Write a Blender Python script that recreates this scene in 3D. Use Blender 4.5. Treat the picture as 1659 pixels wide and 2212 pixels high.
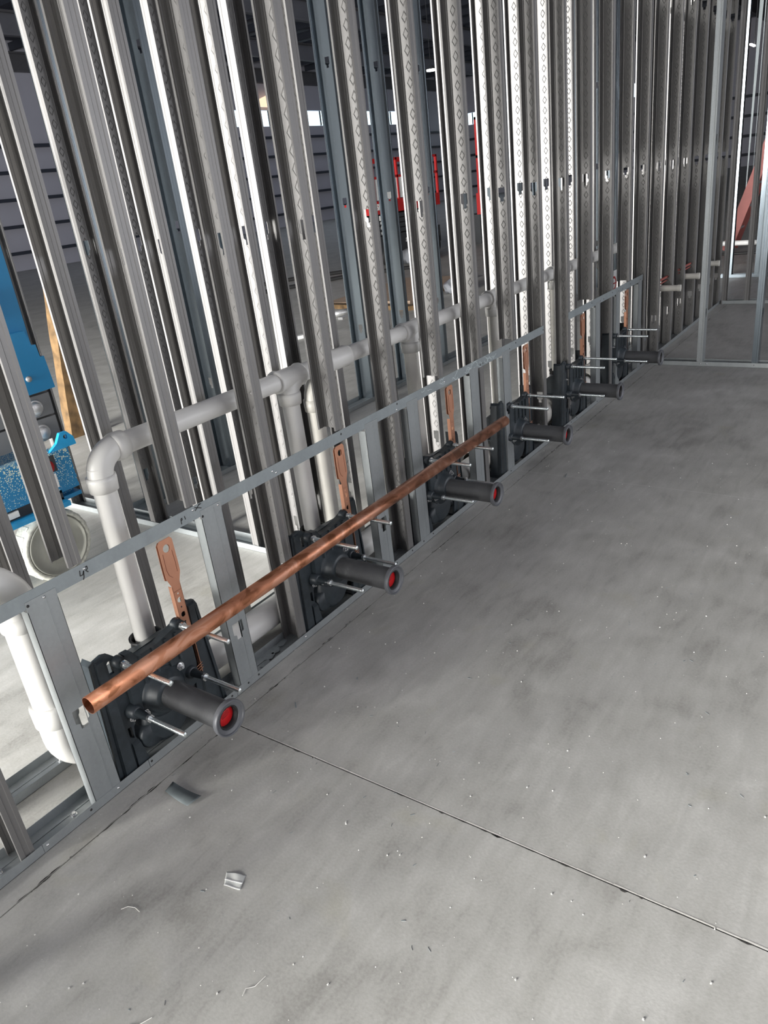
import bpy, bmesh, math, random
from mathutils import Vector, Matrix
from mathutils.geometry import tessellate_polygon
random.seed(7)
PI = math.pi
for o in list(bpy.data.objects): bpy.data.objects.remove(o)
SC = bpy.context.scene
COL = SC.collection

# ------------------------------------------------------------------ camera
cd = bpy.data.cameras.new('camera'); cam = bpy.data.objects.new('camera', cd); COL.objects.link(cam)
cd.sensor_fit = 'HORIZONTAL'; cd.sensor_width = 36.0; cd.lens = 1589.6 * 36.0 / 1659.0
cd.clip_start = 0.05; cd.clip_end = 400
rx = Vector((0.56141453, -0.81961545, -0.11421143))
ry = Vector((-0.39276249, -0.14242835, -0.90854377))
rz = Vector((0.72838956, 0.55492764, -0.40187555))
M = Matrix(((rx.x, -ry.x, -rz.x), (rx.y, -ry.y, -rz.y), (rx.z, -ry.z, -rz.z)))
cam.matrix_world = Matrix.Translation((0, -1.825, 1.62)) @ M.to_4x4()
SC.camera = cam

# ------------------------------------------------------------------ light
SC.view_settings.view_transform = 'Standard'; SC.view_settings.look = 'None'
SC.view_settings.exposure = 0.40; SC.view_settings.gamma = 1.0
SC.view_settings.use_curve_mapping = False
w = bpy.data.worlds.new('sky'); SC.world = w; w.use_nodes = True
w.node_tree.nodes['Background'].inputs['Color'].default_value = (0.72, 0.82, 1.0, 1)
w.node_tree.nodes['Background'].inputs['Strength'].default_value = 0.6

def area(name, loc, rot, sx, sy, power, col=(1, 1, 1)):
    l = bpy.data.lights.new(name, 'AREA'); l.shape = 'RECTANGLE'; l.size = sx; l.size_y = sy
    l.energy = power; l.color = col
    o = bpy.data.objects.new(name, l); COL.objects.link(o); o.location = loc; o.rotation_euler = rot
    return o
# daylight through the big roll-up doors to the left (X-), then two added fills
area('door_daylight', (-8.0, 2.5, 2.1), (0, -PI/2, 0), 4.0, 4.0, 4800, (1.0, 0.985, 0.955))
area('front_door_daylight', (-8.0, -2.2, 1.8), (0, -PI/2, 0), 3.2, 2.6, 380, (1.0, 0.98, 0.94))
area('hall_fill_light', (34, 22, 8.7), (0, 0, 0), 40, 16, 420, (0.72, 0.80, 1.0))  # fill added to brighten the dark hall, no roof opening here
area('rear_fill_light', (7.0, -8.8, 2.4), (PI/2, 0, 0), 9.0, 4.4, 260, (0.97, 0.96, 0.98))  # unseen fill added behind the camera to lift the front flanges

# ------------------------------------------------------------------ materials
def nt(name):
    m = bpy.data.materials.new(name); m.use_nodes = True
    return m, m.node_tree, m.node_tree.nodes['Principled BSDF']
def N(t, kind, **kw):
    n = t.nodes.new(kind)
    for k, v in kw.items():
        if k in n.inputs: n.inputs[k].default_value = v
        else: setattr(n, k, v)
    return n
def math_(t, op, a, b=None, clamp=False):
    n = t.nodes.new('ShaderNodeMath'); n.operation = op; n.use_clamp = clamp
    for i, v in enumerate((a, b)):
        if v is None: continue
        if isinstance(v, (int, float)): n.inputs[i].default_value = v
        else: t.links.new(v, n.inputs[i])
    return n.outputs[0]
def ramp(t, fac, stops):
    r = t.nodes.new('ShaderNodeValToRGB')
    while len(r.color_ramp.elements) < len(stops): r.color_ramp.elements.new(0.5)
    for e, (p, c) in zip(r.color_ramp.elements, stops):
        e.position = p; e.color = (c, c, c, 1) if isinstance(c, (int, float)) else (*c, 1)
    t.links.new(fac, r.inputs[0]); return r.outputs[0]
def simple(name, col, rough=0.5, metal=0.0, noise=0.08, scale=30, bump=0.0, **kw):
    m, t, b = nt(name)
    tc = N(t, 'ShaderNodeTexCoord'); no = N(t, 'ShaderNodeTexNoise', Scale=scale, Detail=4.0)
    t.links.new(tc.outputs['Object'], no.inputs['Vector'])
    lo = tuple(c * (1 - noise) for c in col); hi = tuple(min(1, c * (1 + noise)) for c in col)
    t.links.new(ramp(t, no.outputs[0], [(0.3, lo), (0.7, hi)]), b.inputs['Base Color'])
    b.inputs['Roughness'].default_value = rough; b.inputs['Metallic'].default_value = metal
    if bump:
        bp = N(t, 'ShaderNodeBump', Strength=bump, Distance=0.002)
        t.links.new(no.outputs[0], bp.inputs['Height']); t.links.new(bp.outputs[0], b.inputs['Normal'])
    for k, v in kw.items(): b.inputs[k].default_value = v
    return m

def galv(name, base, rough, metal, diamonds, spangle=0.06):
    m, t, b = nt(name)
    tc = N(t, 'ShaderNodeTexCoord'); L = t.links
    mp = N(t, 'ShaderNodeMapping'); mp.inputs['Scale'].default_value = (1, 1, 0.12)
    L.new(tc.outputs['Object'], mp.inputs[0])
    no = N(t, 'ShaderNodeTexNoise', Scale=16.0, Detail=2.0); L.new(mp.outputs[0], no.inputs['Vector'])
    vo = N(t, 'ShaderNodeTexVoronoi', Scale=110.0); L.new(tc.outputs['Object'], vo.inputs['Vector'])
    mix = math_(t, 'ADD', math_(t, 'MULTIPLY', no.outputs[0], 0.8), math_(t, 'MULTIPLY', vo.outputs['Color'], 0.2))
    lo = tuple(c * (1 - spangle * 1.6) for c in base); hi = tuple(min(1, c * (1 + spangle)) for c in base)
    L.new(ramp(t, mix, [(0.3, lo), (0.7, hi)]), b.inputs['Base Color'])
    b.inputs['Metallic'].default_value = metal
    L.new(ramp(t, no.outputs[0], [(0.2, rough - 0.005), (0.8, rough + 0.01)]), b.inputs['Roughness'])
    if diamonds:
        s = N(t, 'ShaderNodeSeparateXYZ'); L.new(tc.outputs['Object'], s.inputs[0])
        u = math_(t, 'ABSOLUTE', math_(t, 'DIVIDE', math_(t, 'SUBTRACT', s.outputs['Y'], 0.043), 0.015))
        fr = math_(t, 'FRACT', math_(t, 'DIVIDE', s.outputs['Z'], 0.058))
        v = math_(t, 'ABSOLUTE', math_(t, 'MULTIPLY', math_(t, 'SUBTRACT', fr, 0.5), 2.5))
        d = math_(t, 'ABSOLUTE', math_(t, 'SUBTRACT', math_(t, 'ADD', u, v), 0.85))
        h = ramp(t, d, [(0.0, 1.0), (0.16, 0.0)])
        # longitudinal flutes rolled into the web
        fl = ramp(t, math_(t, 'ABSOLUTE', math_(t, 'SUBTRACT', math_(t, 'ABSOLUTE', math_(t, 'SUBTRACT', s.outputs['Y'], 0.046)), 0.032)), [(0.0, 0.8), (0.004, 0.0)])
        hh = math_(t, 'ADD', h, fl)
        bp = N(t, 'ShaderNodeBump', Strength=0.7, Distance=0.002); L.new(hh, bp.inputs['Height'])
        L.new(bp.outputs[0], b.inputs['Normal'])
    else:
        bp = N(t, 'ShaderNodeBump', Strength=0.03, Distance=0.001); L.new(mix, bp.inputs['Height'])
        L.new(bp.outputs[0], b.inputs['Normal'])
    return m
M_STUD = galv('galvanized_stud', (0.21, 0.205, 0.20), 0.42, 0.5, True, 0.03)
M_SHINY = galv('shiny_galvanized', (0.24, 0.28, 0.31), 0.24, 0.93, False, 0.02)
M_TRACK = galv('galvanized_track', (0.36, 0.385, 0.39), 0.42, 0.6, False)
M_STRAP = galv('galvanized_strap', (0.30, 0.335, 0.345), 0.48, 0.45, False)
M_ROD = simple('zinc_rod', (0.78, 0.84, 0.84), 0.25, 0.95, 0.05, 200)
def threads(m, amp, freq, axis='Y'):
    t = m.node_tree; b = t.nodes['Principled BSDF']
    tc = N(t, 'ShaderNodeTexCoord'); s = N(t, 'ShaderNodeSeparateXYZ'); t.links.new(tc.outputs['Object'], s.inputs[0])
    wv = math_(t, 'SINE', math_(t, 'MULTIPLY', s.outputs[axis], freq))
    bp = N(t, 'ShaderNodeBump', Strength=amp, Distance=0.001); t.links.new(wv, bp.inputs['Height'])
    t.links.new(bp.outputs[0], b.inputs['Normal'])
threads(M_ROD, 0.22, 2 * PI / 0.0024)
M_SCREW = simple('screw_steel', (0.75, 0.76, 0.76), 0.25, 0.95)
M_BSCREW = simple('black_screw', (0.03, 0.03, 0.03), 0.4, 0.3)
M_PVC = simple('white_pvc', (0.70, 0.69, 0.655), 0.38, 0, 0.04, 6)
M_PVCD = simple('dirty_pvc', (0.66, 0.64, 0.58), 0.45, 0, 0.08, 8)
M_INK = simple('printing_ink', (0.03, 0.03, 0.03), 0.6)
M_BLACK = simple('black_coated_iron', (0.026, 0.034, 0.040), 0.42, 0.0, 0.2, 40, 0.15)
M_NIP = simple('dark_grey_pipe', (0.075, 0.077, 0.080), 0.42, 0, 0.08, 60)
threads(M_NIP, 0.6, 2 * PI / 0.0028)
M_RING = simple('grey_ring', (0.11, 0.115, 0.125), 0.42, 0, 0.06, 30)
M_RED = simple('red_cap', (0.62, 0.012, 0.015), 0.42, 0, 0.05, 40)
M_RUB = simple('black_rubber', (0.018, 0.018, 0.018), 0.55)
def copper():
    m, t, b = nt('copper_tube')
    tc = N(t, 'ShaderNodeTexCoord'); mp = N(t, 'ShaderNodeMapping'); mp.inputs['Scale'].default_value = (0.5, 1, 1)
    t.links.new(tc.outputs['Object'], mp.inputs[0])
    no = N(t, 'ShaderNodeTexNoise', Scale=17.0, Detail=3.0, Distortion=1.2); t.links.new(mp.outputs[0], no.inputs['Vector'])
    t.links.new(ramp(t, no.outputs[0], [(0.40, (0.22, 0.085, 0.04)), (0.47, (0.40, 0.165, 0.092)), (0.56, (0.43, 0.19, 0.11)), (0.60, (0.50, 0.25, 0.165))]), b.inputs['Base Color'])
    t.links.new(ramp(t, no.outputs[0], [(0.3, 0.32), (0.7, 0.42)]), b.inputs['Roughness'])
    b.inputs['Metallic'].default_value = 0.7
    return m
M_COP = copper()
M_COP2 = simple('copper_plate', (0.60, 0.30, 0.19), 0.42, 0.6, 0.08, 12)
M_WOOD = simple('rough_lumber', (0.13, 0.078, 0.033), 0.9, 0, 0.5, 11, 0.5)
M_PLY = simple('plywood_sheet', (0.45, 0.33, 0.24), 0.7, 0, 0.1, 5)
M_BLUE = simple('lift_blue', (0.012, 0.22, 0.46), 0.38, 0, 0.06, 5)
def speck():
    m, t, b = nt('speckled_blue')
    tc = N(t, 'ShaderNodeTexCoord'); vo = N(t, 'ShaderNodeTexVoronoi', Scale=130.0)
    t.links.new(tc.outputs['Object'], vo.inputs['Vector'])
    s = N(t, 'ShaderNodeSeparateXYZ'); t.links.new(tc.outputs['Object'], s.inputs[0])
    up = math_(t, 'MULTIPLY', math_(t, 'SUBTRACT', s.outputs['Z'], 0.50), 1.6, True)
    thr = math_(t, 'ADD', 0.24, up)
    f = math_(t, 'LESS_THAN', vo.outputs['Distance'], thr)
    mx = N(t, 'ShaderNodeMix', data_type='RGBA'); t.links.new(f, mx.inputs[0])
    mx.inputs[6].default_value = (0.015, 0.21, 0.44, 1); mx.inputs[7].default_value = (0.70, 0.78, 0.62, 1)
    t.links.new(mx.outputs[2], b.inputs['Base Color']); b.inputs['Roughness'].default_value = 0.5
    return m
M_SPECK = speck()
M_LGREY = simple('lift_grey', (0.20, 0.205, 0.21), 0.5, 0.1, 0.1, 6)
M_TIRE = simple('dusty_tire', (0.62, 0.62, 0.55), 0.8, 0, 0.25, 60, 0.3)
M_HUB = simple('grey_wheel_disc', (0.33, 0.33, 0.29), 0.6, 0, 0.15, 8)
M_WHITE = simple('white_sticker', (0.80, 0.80, 0.78), 0.5)
M_BAG = simple('white_plastic_sheet', (0.22, 0.23, 0.25), 0.35, 0, 0.1, 10)
M_SRED = simple('lift_red', (0.45, 0.02, 0.02), 0.45)
M_DKG = simple('dark_panel', (0.035, 0.038, 0.042), 0.6)
M_ORED = simple('fibreglass_red', (0.34, 0.10, 0.085), 0.55, 0, 0.1, 6)
M_ALU = simple('aluminium', (0.6, 0.6, 0.6), 0.4, 0.8)
M_GREEN = simple('sign_green', (0.01, 0.16, 0.05), 0.5)
M_WALL = simple('painted_metal_wall', (0.40, 0.40, 0.46), 0.6, 0, 0.05, 0.6)
M_GIRT = simple('dark_girt', (0.03, 0.035, 0.05), 0.6)
M_CEIL = simple('dark_roof_deck', (0.075, 0.08, 0.105), 0.7, 0, 0.2, 0.3)
M_BEAM = simple('roof_steel', (0.09, 0.09, 0.10), 0.6, 0, 0.1, 1)
M_DUST = simple('drywall_crumbs', (0.75, 0.74, 0.70), 0.8)
def emit(name, col, s):
    m, t, b = nt(name); b.inputs['Base Color'].default_value = (*col, 1)
    b.inputs['Emission Color'].default_value = (*col, 1); b.inputs['Emission Strength'].default_value = s
    return m
M_WIN = emit('daylit_window', (0.72, 0.92, 1.0), 1.35)
M_WARM = emit('board_painted_glow', (0.9, 0.62, 0.42), 1.0)  # emission stands in for light falling on the board
M_LAMP = emit('lamp_glow', (1, 0.98, 0.9), 14)

def concrete():
    m, t, b = nt('concrete'); L = t.links
    tc = N(t, 'ShaderNodeTexCoord'); P = tc.outputs['Object']
    def noi(sc, det=6.0, dist=0.0, mapp=None):
        n = N(t, 'ShaderNodeTexNoise', Scale=sc, Detail=det, Distortion=dist)
        if mapp:
            mp = N(t, 'ShaderNodeMapping'); mp.inputs['Scale'].default_value = mapp[0]; mp.inputs['Rotation'].default_value = (0, 0, mapp[1])
            L.new(P, mp.inputs[0]); L.new(mp.outputs[0], n.inputs['Vector'])
        else: L.new(P, n.inputs['Vector'])
        return n.outputs[0]
    big = noi(1.6, 5.0, 0.6); mid = noi(7.0, 8.0, 0.4); fine = noi(120.0, 3.0)
    streak = noi(5.0, 5.0, 0.8, ((1, 4.5, 1), 0.25)); blot = noi(4.5, 3.0, 0.5)
    v = math_(t, 'ADD', math_(t, 'MULTIPLY', big, 0.34), math_(t, 'MULTIPLY', mid, 0.26))
    v = math_(t, 'ADD', v, math_(t, 'MULTIPLY', streak, 0.24)); v = math_(t, 'ADD', v, math_(t, 'MULTIPLY', fine, 0.16))
    c = ramp(t, v, [(0.38, (0.285, 0.278, 0.255)), (0.48, (0.395, 0.388, 0.36)), (0.55, (0.44, 0.433, 0.405)), (0.63, (0.51, 0.503, 0.472))])
    # yellowish stains
    st = ramp(t, blot, [(0.63, 0.0), (0.76, 0.30)])
    mx = N(t, 'ShaderNodeMix', data_type='RGBA'); L.new(st, mx.inputs[0]); L.new(c, mx.inputs[6]); mx.inputs[7].default_value = (0.36, 0.34, 0.24, 1)
    # dark scuffs
    sc = ramp(t, noi(9.0, 8.0, 1.5, ((1, 2.2, 1), 0.5)), [(0.66, 0.0), (0.76, 0.22)])
    mx2 = N(t, 'ShaderNodeMix', data_type='RGBA'); L.new(sc, mx2.inputs[0]); L.new(mx.outputs[2], mx2.inputs[6]); mx2.inputs[7].default_value = (0.17, 0.165, 0.16, 1)
    # pale control-joint filler line running across the slab
    s = N(t, 'ShaderNodeSeparateXYZ'); L.new(P, s.inputs[0])
    ln = ramp(t, math_(t, 'ABSOLUTE', math_(t, 'SUBTRACT', s.outputs['X'], 3.72)), [(0.0, 0.55), (0.006, 0.0)])
    mx3 = N(t, 'ShaderNodeMix', data_type='RGBA'); L.new(ln, mx3.inputs[0]); L.new(mx2.outputs[2], mx3.inputs[6]); mx3.inputs[7].default_value = (0.55, 0.55, 0.52, 1)
    L.new(mx3.outputs[2], b.inputs['Base Color'])
    L.new(ramp(t, mid, [(0.3, 0.48), (0.7, 0.66)]), b.inputs['Roughness'])
    hh = math_(t, 'ADD', math_(t, 'MULTIPLY', mid, 0.7), math_(t, 'MULTIPLY', fine, 0.3))
    bp = N(t, 'ShaderNodeBump', Strength=0.22, Distance=0.004); L.new(hh, bp.inputs['Height']); L.new(bp.outputs[0], b.inputs['Normal'])
    return m
M_CON = concrete()
M_JOINT = simple('joint_dark', (0.05, 0.047, 0.043), 0.9)  # dark colour for joint bottoms and edge spalls
M_EDGE = simple('chalky_edge', (0.62, 0.60, 0.55), 0.9)

# ------------------------------------------------------------------ mesh helpers
class MB:
    def __init__(s): s.v = []; s.f = []; s.sm = []
    def add(s, vs, fs, smooth=False):
        n = len(s.v); s.v += [tuple(p) for p in vs]; s.f += [tuple(i + n for i in f) for f in fs]; s.sm += [smooth] * len(fs)
        return s
    def box(s, a, b):
        (x0, y0, z0), (x1, y1, z1) = a, b
        return s.add([(x0, y0, z0), (x1, y0, z0), (x1, y1, z0), (x0, y1, z0), (x0, y0, z1), (x1, y0, z1), (x1, y1, z1), (x0, y1, z1)],
                     [(0, 3, 2, 1), (4, 5, 6, 7), (0, 1, 5, 4), (1, 2, 6, 5), (2, 3, 7, 6), (3, 0, 4, 7)])
    def hexa(s, p):   # 8 corners, bottom 4 then top 4
        return s.add(p, [(0, 3, 2, 1), (4, 5, 6, 7), (0, 1, 5, 4), (1, 2, 6, 5), (2, 3, 7, 6), (3, 0, 4, 7)])
    def bar(s, p, q, w, h, up=(0, 0, 1)):
        p, q = Vector(p), Vector(q); d = (q - p).normalized(); u = Vector(up)
        if abs(d.dot(u)) > 0.99: u = Vector((0, 1, 0))
        a = d.cross(u).normalized(); c = a.cross(d).normalized()
        c0 = [a * (-w / 2) + c * (-h / 2), a * (w / 2) + c * (-h / 2), a * (w / 2) + c * (h / 2), a * (-w / 2) + c * (h / 2)]
        return s.add([p + k for k in c0] + [q + k for k in c0], [(0, 1, 2, 3), (7, 6, 5, 4), (0, 4, 5, 1), (1, 5, 6, 2), (2, 6, 7, 3), (3, 7, 4, 0)])
    def cyl(s, p, q, r, n=16, r2=None, caps=True):
        p, q = Vector(p), Vector(q); d = (q - p).normalized(); u = Vector((0, 0, 1)) if abs(d.z) < 0.9 else Vector((1, 0, 0))
        a = d.cross(u).normalized(); c = a.cross(d); r2 = r if r2 is None else r2
        A = [p + (a * math.cos(2 * PI * i / n) + c * math.sin(2 * PI * i / n)) * r for i in range(n)]
        B = [q + (a * math.cos(2 * PI * i / n) + c * math.sin(2 * PI * i / n)) * r2 for i in range(n)]
        s.add(A + B, [(i, (i + 1) % n, n + (i + 1) % n, n + i) for i in range(n)], True)
        if caps: s.add(A, [tuple(range(n))[::-1]]); s.add(B, [tuple(range(n))])
        return s
    def lathe(s, o, d, prof, n=28, smooth=True, closed=False):   # prof: (along, radius)
        o, d = Vector(o), Vector(d).normalized(); u = Vector((0, 0, 1)) if abs(d.z) < 0.9 else Vector((1, 0, 0))
        a = d.cross(u).normalized(); c = a.cross(d); vs = []
        for t, r in prof:
            vs += [o + d * t + (a * math.cos(2 * PI * i / n) + c * math.sin(2 * PI * i / n)) * max(r, 1e-5) for i in range(n)]
        fs = [(k * n + i, k * n + (i + 1) % n, (k + 1) * n + (i + 1) % n, (k + 1) * n + i) for k in range(len(prof) - 1) for i in range(n)]
        return s.add(vs, fs, smooth)
    def tube(s, pts, r, n=20, cap=True):
        pts = [Vector(p) for p in pts]; rr = r if isinstance(r, (list, tuple)) else [r] * len(pts)
        t0 = (pts[1] - pts[0]).normalized(); u = Vector((0, 0, 1)) if abs(t0.z) < 0.9 else Vector((0, 1, 0))
        a = t0.cross(u).normalized(); vs = []
        for i, p in enumerate(pts):
            t = (pts[min(i + 1, len(pts) - 1)] - pts[max(i - 1, 0)]).normalized()
            a = (a - t * a.dot(t)).normalized(); c = t.cross(a)
            vs += [p + (a * math.cos(2 * PI * k / n) + c * math.sin(2 * PI * k / n)) * rr[i] for k in range(n)]
        m = len(pts); s.add(vs, [(k * n + i, k * n + (i + 1) % n, (k + 1) * n + (i + 1) % n, (k + 1) * n + i) for k in range(m - 1) for i in range(n)], True)
        if cap: s.add(vs[:n], [tuple(range(n))]); s.add(vs[-n:], [tuple(range(n))])
        return s
    def plate(s, outer, holes, d, mapf):   # 2D polygon with holes, thickness d; mapf(u, v, w) -> 3D
        loops = [outer] + holes
        tri = tessellate_polygon([[Vector((u, v, 0)) for u, v in l] for l in loops])
        flat = [p for l in loops for p in l]; n = len(flat)
        vs = [mapf(u, v, 0) for u, v in flat] + [mapf(u, v, d) for u, v in flat]
        fs = [tuple(t) for t in tri] + [tuple(i + n for i in t)[::-1] for t in tri]
        k = 0
        for l in loops:
            m = len(l); fs += [(k + i, k + (i + 1) % m, n + k + (i + 1) % m, n + k + i) for i in range(m)]; k += m
        return s.add(vs, fs)
    def sphere(s, o, r, n=8, sc=(1, 1, 1)):
        prof = [(-r * math.cos(PI * i / n), r * math.sin(PI * i / n)) for i in range(n + 1)]
        o = Vector(o); st = len(s.v); s.lathe((0, 0, 0), (0, 0, 1), prof, 2 * n)
        for i in range(st, len(s.v)):
            x, y, z = s.v[i]; s.v[i] = (x * sc[0] + o.x, y * sc[1] + o.y, z * sc[2] + o.z)
        return s
    def build(s, name, mat, parent=None, recalc=True):
        me = bpy.data.meshes.new(name); me.from_pydata(s.v, [], s.f)
        me.polygons.foreach_set('use_smooth', s.sm)
        if recalc:
            b = bmesh.new(); b.from_mesh(me); bmesh.ops.recalc_face_normals(b, faces=b.faces); b.to_mesh(me); b.free()
        me.materials.append(mat)
        o = bpy.data.objects.new(name, me); COL.objects.link(o)
        if parent: o.parent = parent
        return o
def tag(o, label=None, cat=None, group=None, kind=None):
    if label: o['label'] = label
    if cat: o['category'] = cat
    if group: o['group'] = group
    if kind: o['kind'] = kind
    return o
def empty(name, loc, label, cat, group=None, rz=0):
    o = bpy.data.objects.new(name, None); COL.objects.link(o); o.location = loc; o.rotation_euler = (0, 0, rz)
    o.empty_display_size = 0.1
    return tag(o, label, cat, group)
def kids(o): return [c for c in o.children]
def copy_tree(o, parent=None):
    c = o.copy(); COL.objects.link(c); c.parent = parent
    for ch in kids(o): copy_tree(ch, c)
    return c
def circ(u, v, r, n=14, sv=1.0): return [(u + r * math.cos(2 * PI * i / n), v + r * sv * math.sin(2 * PI * i / n)) for i in range(n)]
def text(name, body, size, mat, loc, rot, parent=None, ext=0.0004, shear=0.0, bold=0.0):
    cu = bpy.data.curves.new(name, 'FONT'); cu.body = body; cu.size = size; cu.extrude = ext; cu.shear = shear; cu.offset = bold
    cu.align_x = 'CENTER'; cu.align_y = 'CENTER'
    o = bpy.data.objects.new(name, cu); COL.objects.link(o)
    bpy.context.view_layer.update()
    me = bpy.data.meshes.new_from_object(o.evaluated_get(bpy.context.evaluated_depsgraph_get()))
    bpy.data.objects.remove(o)
    me.materials.clear(); me.materials.append(mat)
    o = bpy.data.objects.new(name, me); COL.objects.link(o); o.location = loc; o.rotation_euler = rot
    if parent: o.parent = parent
    return o
def ordinal(i): return ['first', 'second', 'third', 'fourth', 'fifth', 'sixth', 'seventh', 'eighth', 'ninth', 'tenth', 'eleventh', 'twelfth', 'thirteenth', 'fourteenth', 'fifteenth', 'sixteenth', 'seventeenth', 'eighteenth', 'nineteenth', 'twentieth', 'twenty-first', 'twenty-second', 'twenty-third', 'twenty-fourth'][i]

# ------------------------------------------------------------------ building shell
g = 0.0022
fl = MB()
for a, b in (((-8, -0.088 + g, -0.02), (63, 33, 0)), ((-8, -10, -0.02), (1.27 - g, -0.088 - g, 0)), ((1.27 + g, -10, -0.02), (63, -0.088 - g, 0))): fl.box(a, b)
tag(fl.build('floor', M_CON), kind='structure')
j = MB().box((-8, -10, -0.03), (63, 33, -0.012)); tag(j.build('floor', M_JOINT), kind='structure')
# chipped chalky lip along the cross joint, ragged dark spalls along both joints
e = MB(); y = -0.10
while y > -3.6:
    dy = random.uniform(0.03, 0.12); wd = random.uniform(0.0015, 0.004)
    e.add([(1.27 + g, y, 0.0006), (1.27 + g + wd, y - 0.004, 0.0006), (1.27 + g + wd * 0.8, y - dy, 0.0006), (1.27 + g, y - dy - 0.004, 0.0006)], [(0, 1, 2, 3)]); y -= dy + 0.002
tag(e.build('trim_1', M_EDGE), kind='structure')
e = MB()
for (ax, lo, hi, n, wmax) in (('x', 0.2, 8.5, 170, 0.0035), ('y', -3.4, -0.1, 45, 0.004)):
    for _ in range(n):
        p = random.uniform(lo, hi); l = random.uniform(0.006, 0.05); s = random.choice((-1, 1)) if ax == 'x' else -1; wd = random.uniform(0.0006, wmax) * (1 if random.random() < 0.7 else 1.5)
        pts = [(p, s * g), (p + l * 0.3, s * (g + wd)), (p + l * 0.7, s * (g + wd * random.uniform(0.5, 1))), (p + l, s * g)]
        if ax == 'x': vs = [(a, -0.088 + b, 0.0005) for a, b in pts]
        else: vs = [(1.27 + b, a, 0.0005) for a, b in pts]
        e.add(vs, [(0, 1, 2, 3)])
tag(e.build('trim_2', M_JOINT), kind='structure')

FY = 32.0; FX = 62.0
m = MB().box((-8, FY, 0), (FX, FY + 0.2, 5.72)).box((-8, FY, 6.6), (FX, FY + 0.2, 10)).box((-8, FY, 5.72), (33, FY + 0.2, 6.6)).box((52.9, FY, 5.72), (FX, FY + 0.2, 6.6)); tag(m.build('wall_back', M_WALL), kind='structure')
m = MB().box((FX, -10, 0), (FX + 0.2, FY, 5.5)).box((FX, -10, 6.4), (FX + 0.2, FY, 10)).box((FX, -10, 5.5), (FX + 0.2, 14, 6.4)); tag(m.build('wall_right', M_WALL), kind='structure')
m = MB().box((-8.3, -10, 0), (-8.1, -3.6, 10)).box((-8.3, -0.8, 0), (-8.1, 0.4, 10)).box((-8.3, -3.6, 3.5), (-8.1, -0.8, 10)).box((-8.3, 4.6, 0), (-8.1, FY, 10)).box((-8.3, 0.4, 4.2), (-8.1, 4.6, 10)); tag(m.build('wall_left', M_WALL), kind='structure')
m = MB().box((-8.3, -10.2, 0), (2, -10, 10)).box((12, -10.2, 0), (FX, -10, 10)).box((2, -10.2, 4.8), (12, -10, 10)); tag(m.build('wall_front', M_WALL), kind='structure')
m = MB().box((-8.2, -10.2, 9.2), (FX + 0.2, FY + 0.2, 9.4)); tag(m.build('ceiling', M_CEIL), kind='structure')
gi = MB()
for z in (0.75, 1.85, 2.95, 4.05, 5.1): gi.box((-8, FY - 0.2, z - 0.07), (FX, FY, z + 0.07))
tag(gi.build('trim_3', M_GIRT), kind='structure')
gi = MB()
for z in (0.75, 1.94, 3.19, 4.4): gi.box((FX - 0.2, -10, z - 0.09), (FX, FY, z + 0.09))
tag(gi.build('trim_4', M_GIRT), kind='structure')
for i, y in enumerate(range(2, 33, 6)):
    bm = MB().box((-8, y - 0.12, 8.0), (FX, y + 0.12, 8.08)).box((-8, y - 0.02, 8.08), (FX, y + 0.02, 8.7)).box((-8, y - 0.12, 8.7), (FX, y + 0.12, 8.78))
    for x in range(-6, 62, 2): bm.bar((x, y, 8.1), (x + 1, y, 8.7), 0.05, 0.05)
    tag(bm.build('trim_%d' % (5 + i), M_BEAM), kind='structure')
pu = MB()
for x in range(-6, 62, 2): pu.box((x - 0.05, -10, 8.8), (x + 0.05, FY, 9.1))
tag(pu.build('trim_12', M_GIRT), kind='structure')
wn = MB(); mu = MB(); x = 33.0
while x < 52: wn.box((x, FY + 0.05, 5.74), (x + 1.56, FY + 0.08, 6.58)); mu.box((x + 1.56, FY, 5.74), (x + 1.66, FY + 0.1, 6.58)); x += 1.66
o = tag(wn.build('window_1', M_WIN), kind='structure'); mu.build('window_frame', M_GIRT, o)
wn = MB().box((FX + 0.05, 14, 5.52), (FX + 0.08, 31.5, 6.38)); mu = MB()
for k in range(14, 32): mu.box((FX, k - 0.04, 5.52), (FX + 0.1, k + 0.04, 6.38))
o = tag(wn.build('window_2', M_WIN), kind='structure'); mu.build('window_frame', M_GIRT, o)
o = MB().hexa([(36.3, 31.6, 6.75), (38.2, 31.6, 6.7), (38.2, 31.7, 6.7), (36.3, 31.7, 6.75), (36.3, 31.6, 6.95), (38.2, 31.6, 7.5), (38.2, 31.7, 7.5), (36.3, 31.7, 6.95)]).build('roof_panel', M_WARM)
tag(o, 'peach coloured board with painted-in glow above the left end of the high window strip', 'panel')
# hanging bright lamp
lp = empty('ceiling_lamp', (30.0, 15.83, 5.68), 'round bright white ceiling lamp glowing between the studs far back', 'lamp')
MB().lathe((0, 0, 0), (0, 0, 1), [(0, 0.0), (0, 0.17), (0.06, 0.17)], 20).build('diffuser', M_LAMP, lp)
MB().lathe((0, 0, 0.06), (0, 0, 1), [(0, 0.18), (0.1, 0.15), (0.2, 0.03), (0.2, 0)], 20).build('housing', M_DKG, lp)
MB().cyl((0, 0, 0.25), (0, 0, 3.5), 0.015, 8).build('hanger', M_DKG, lp)

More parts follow.
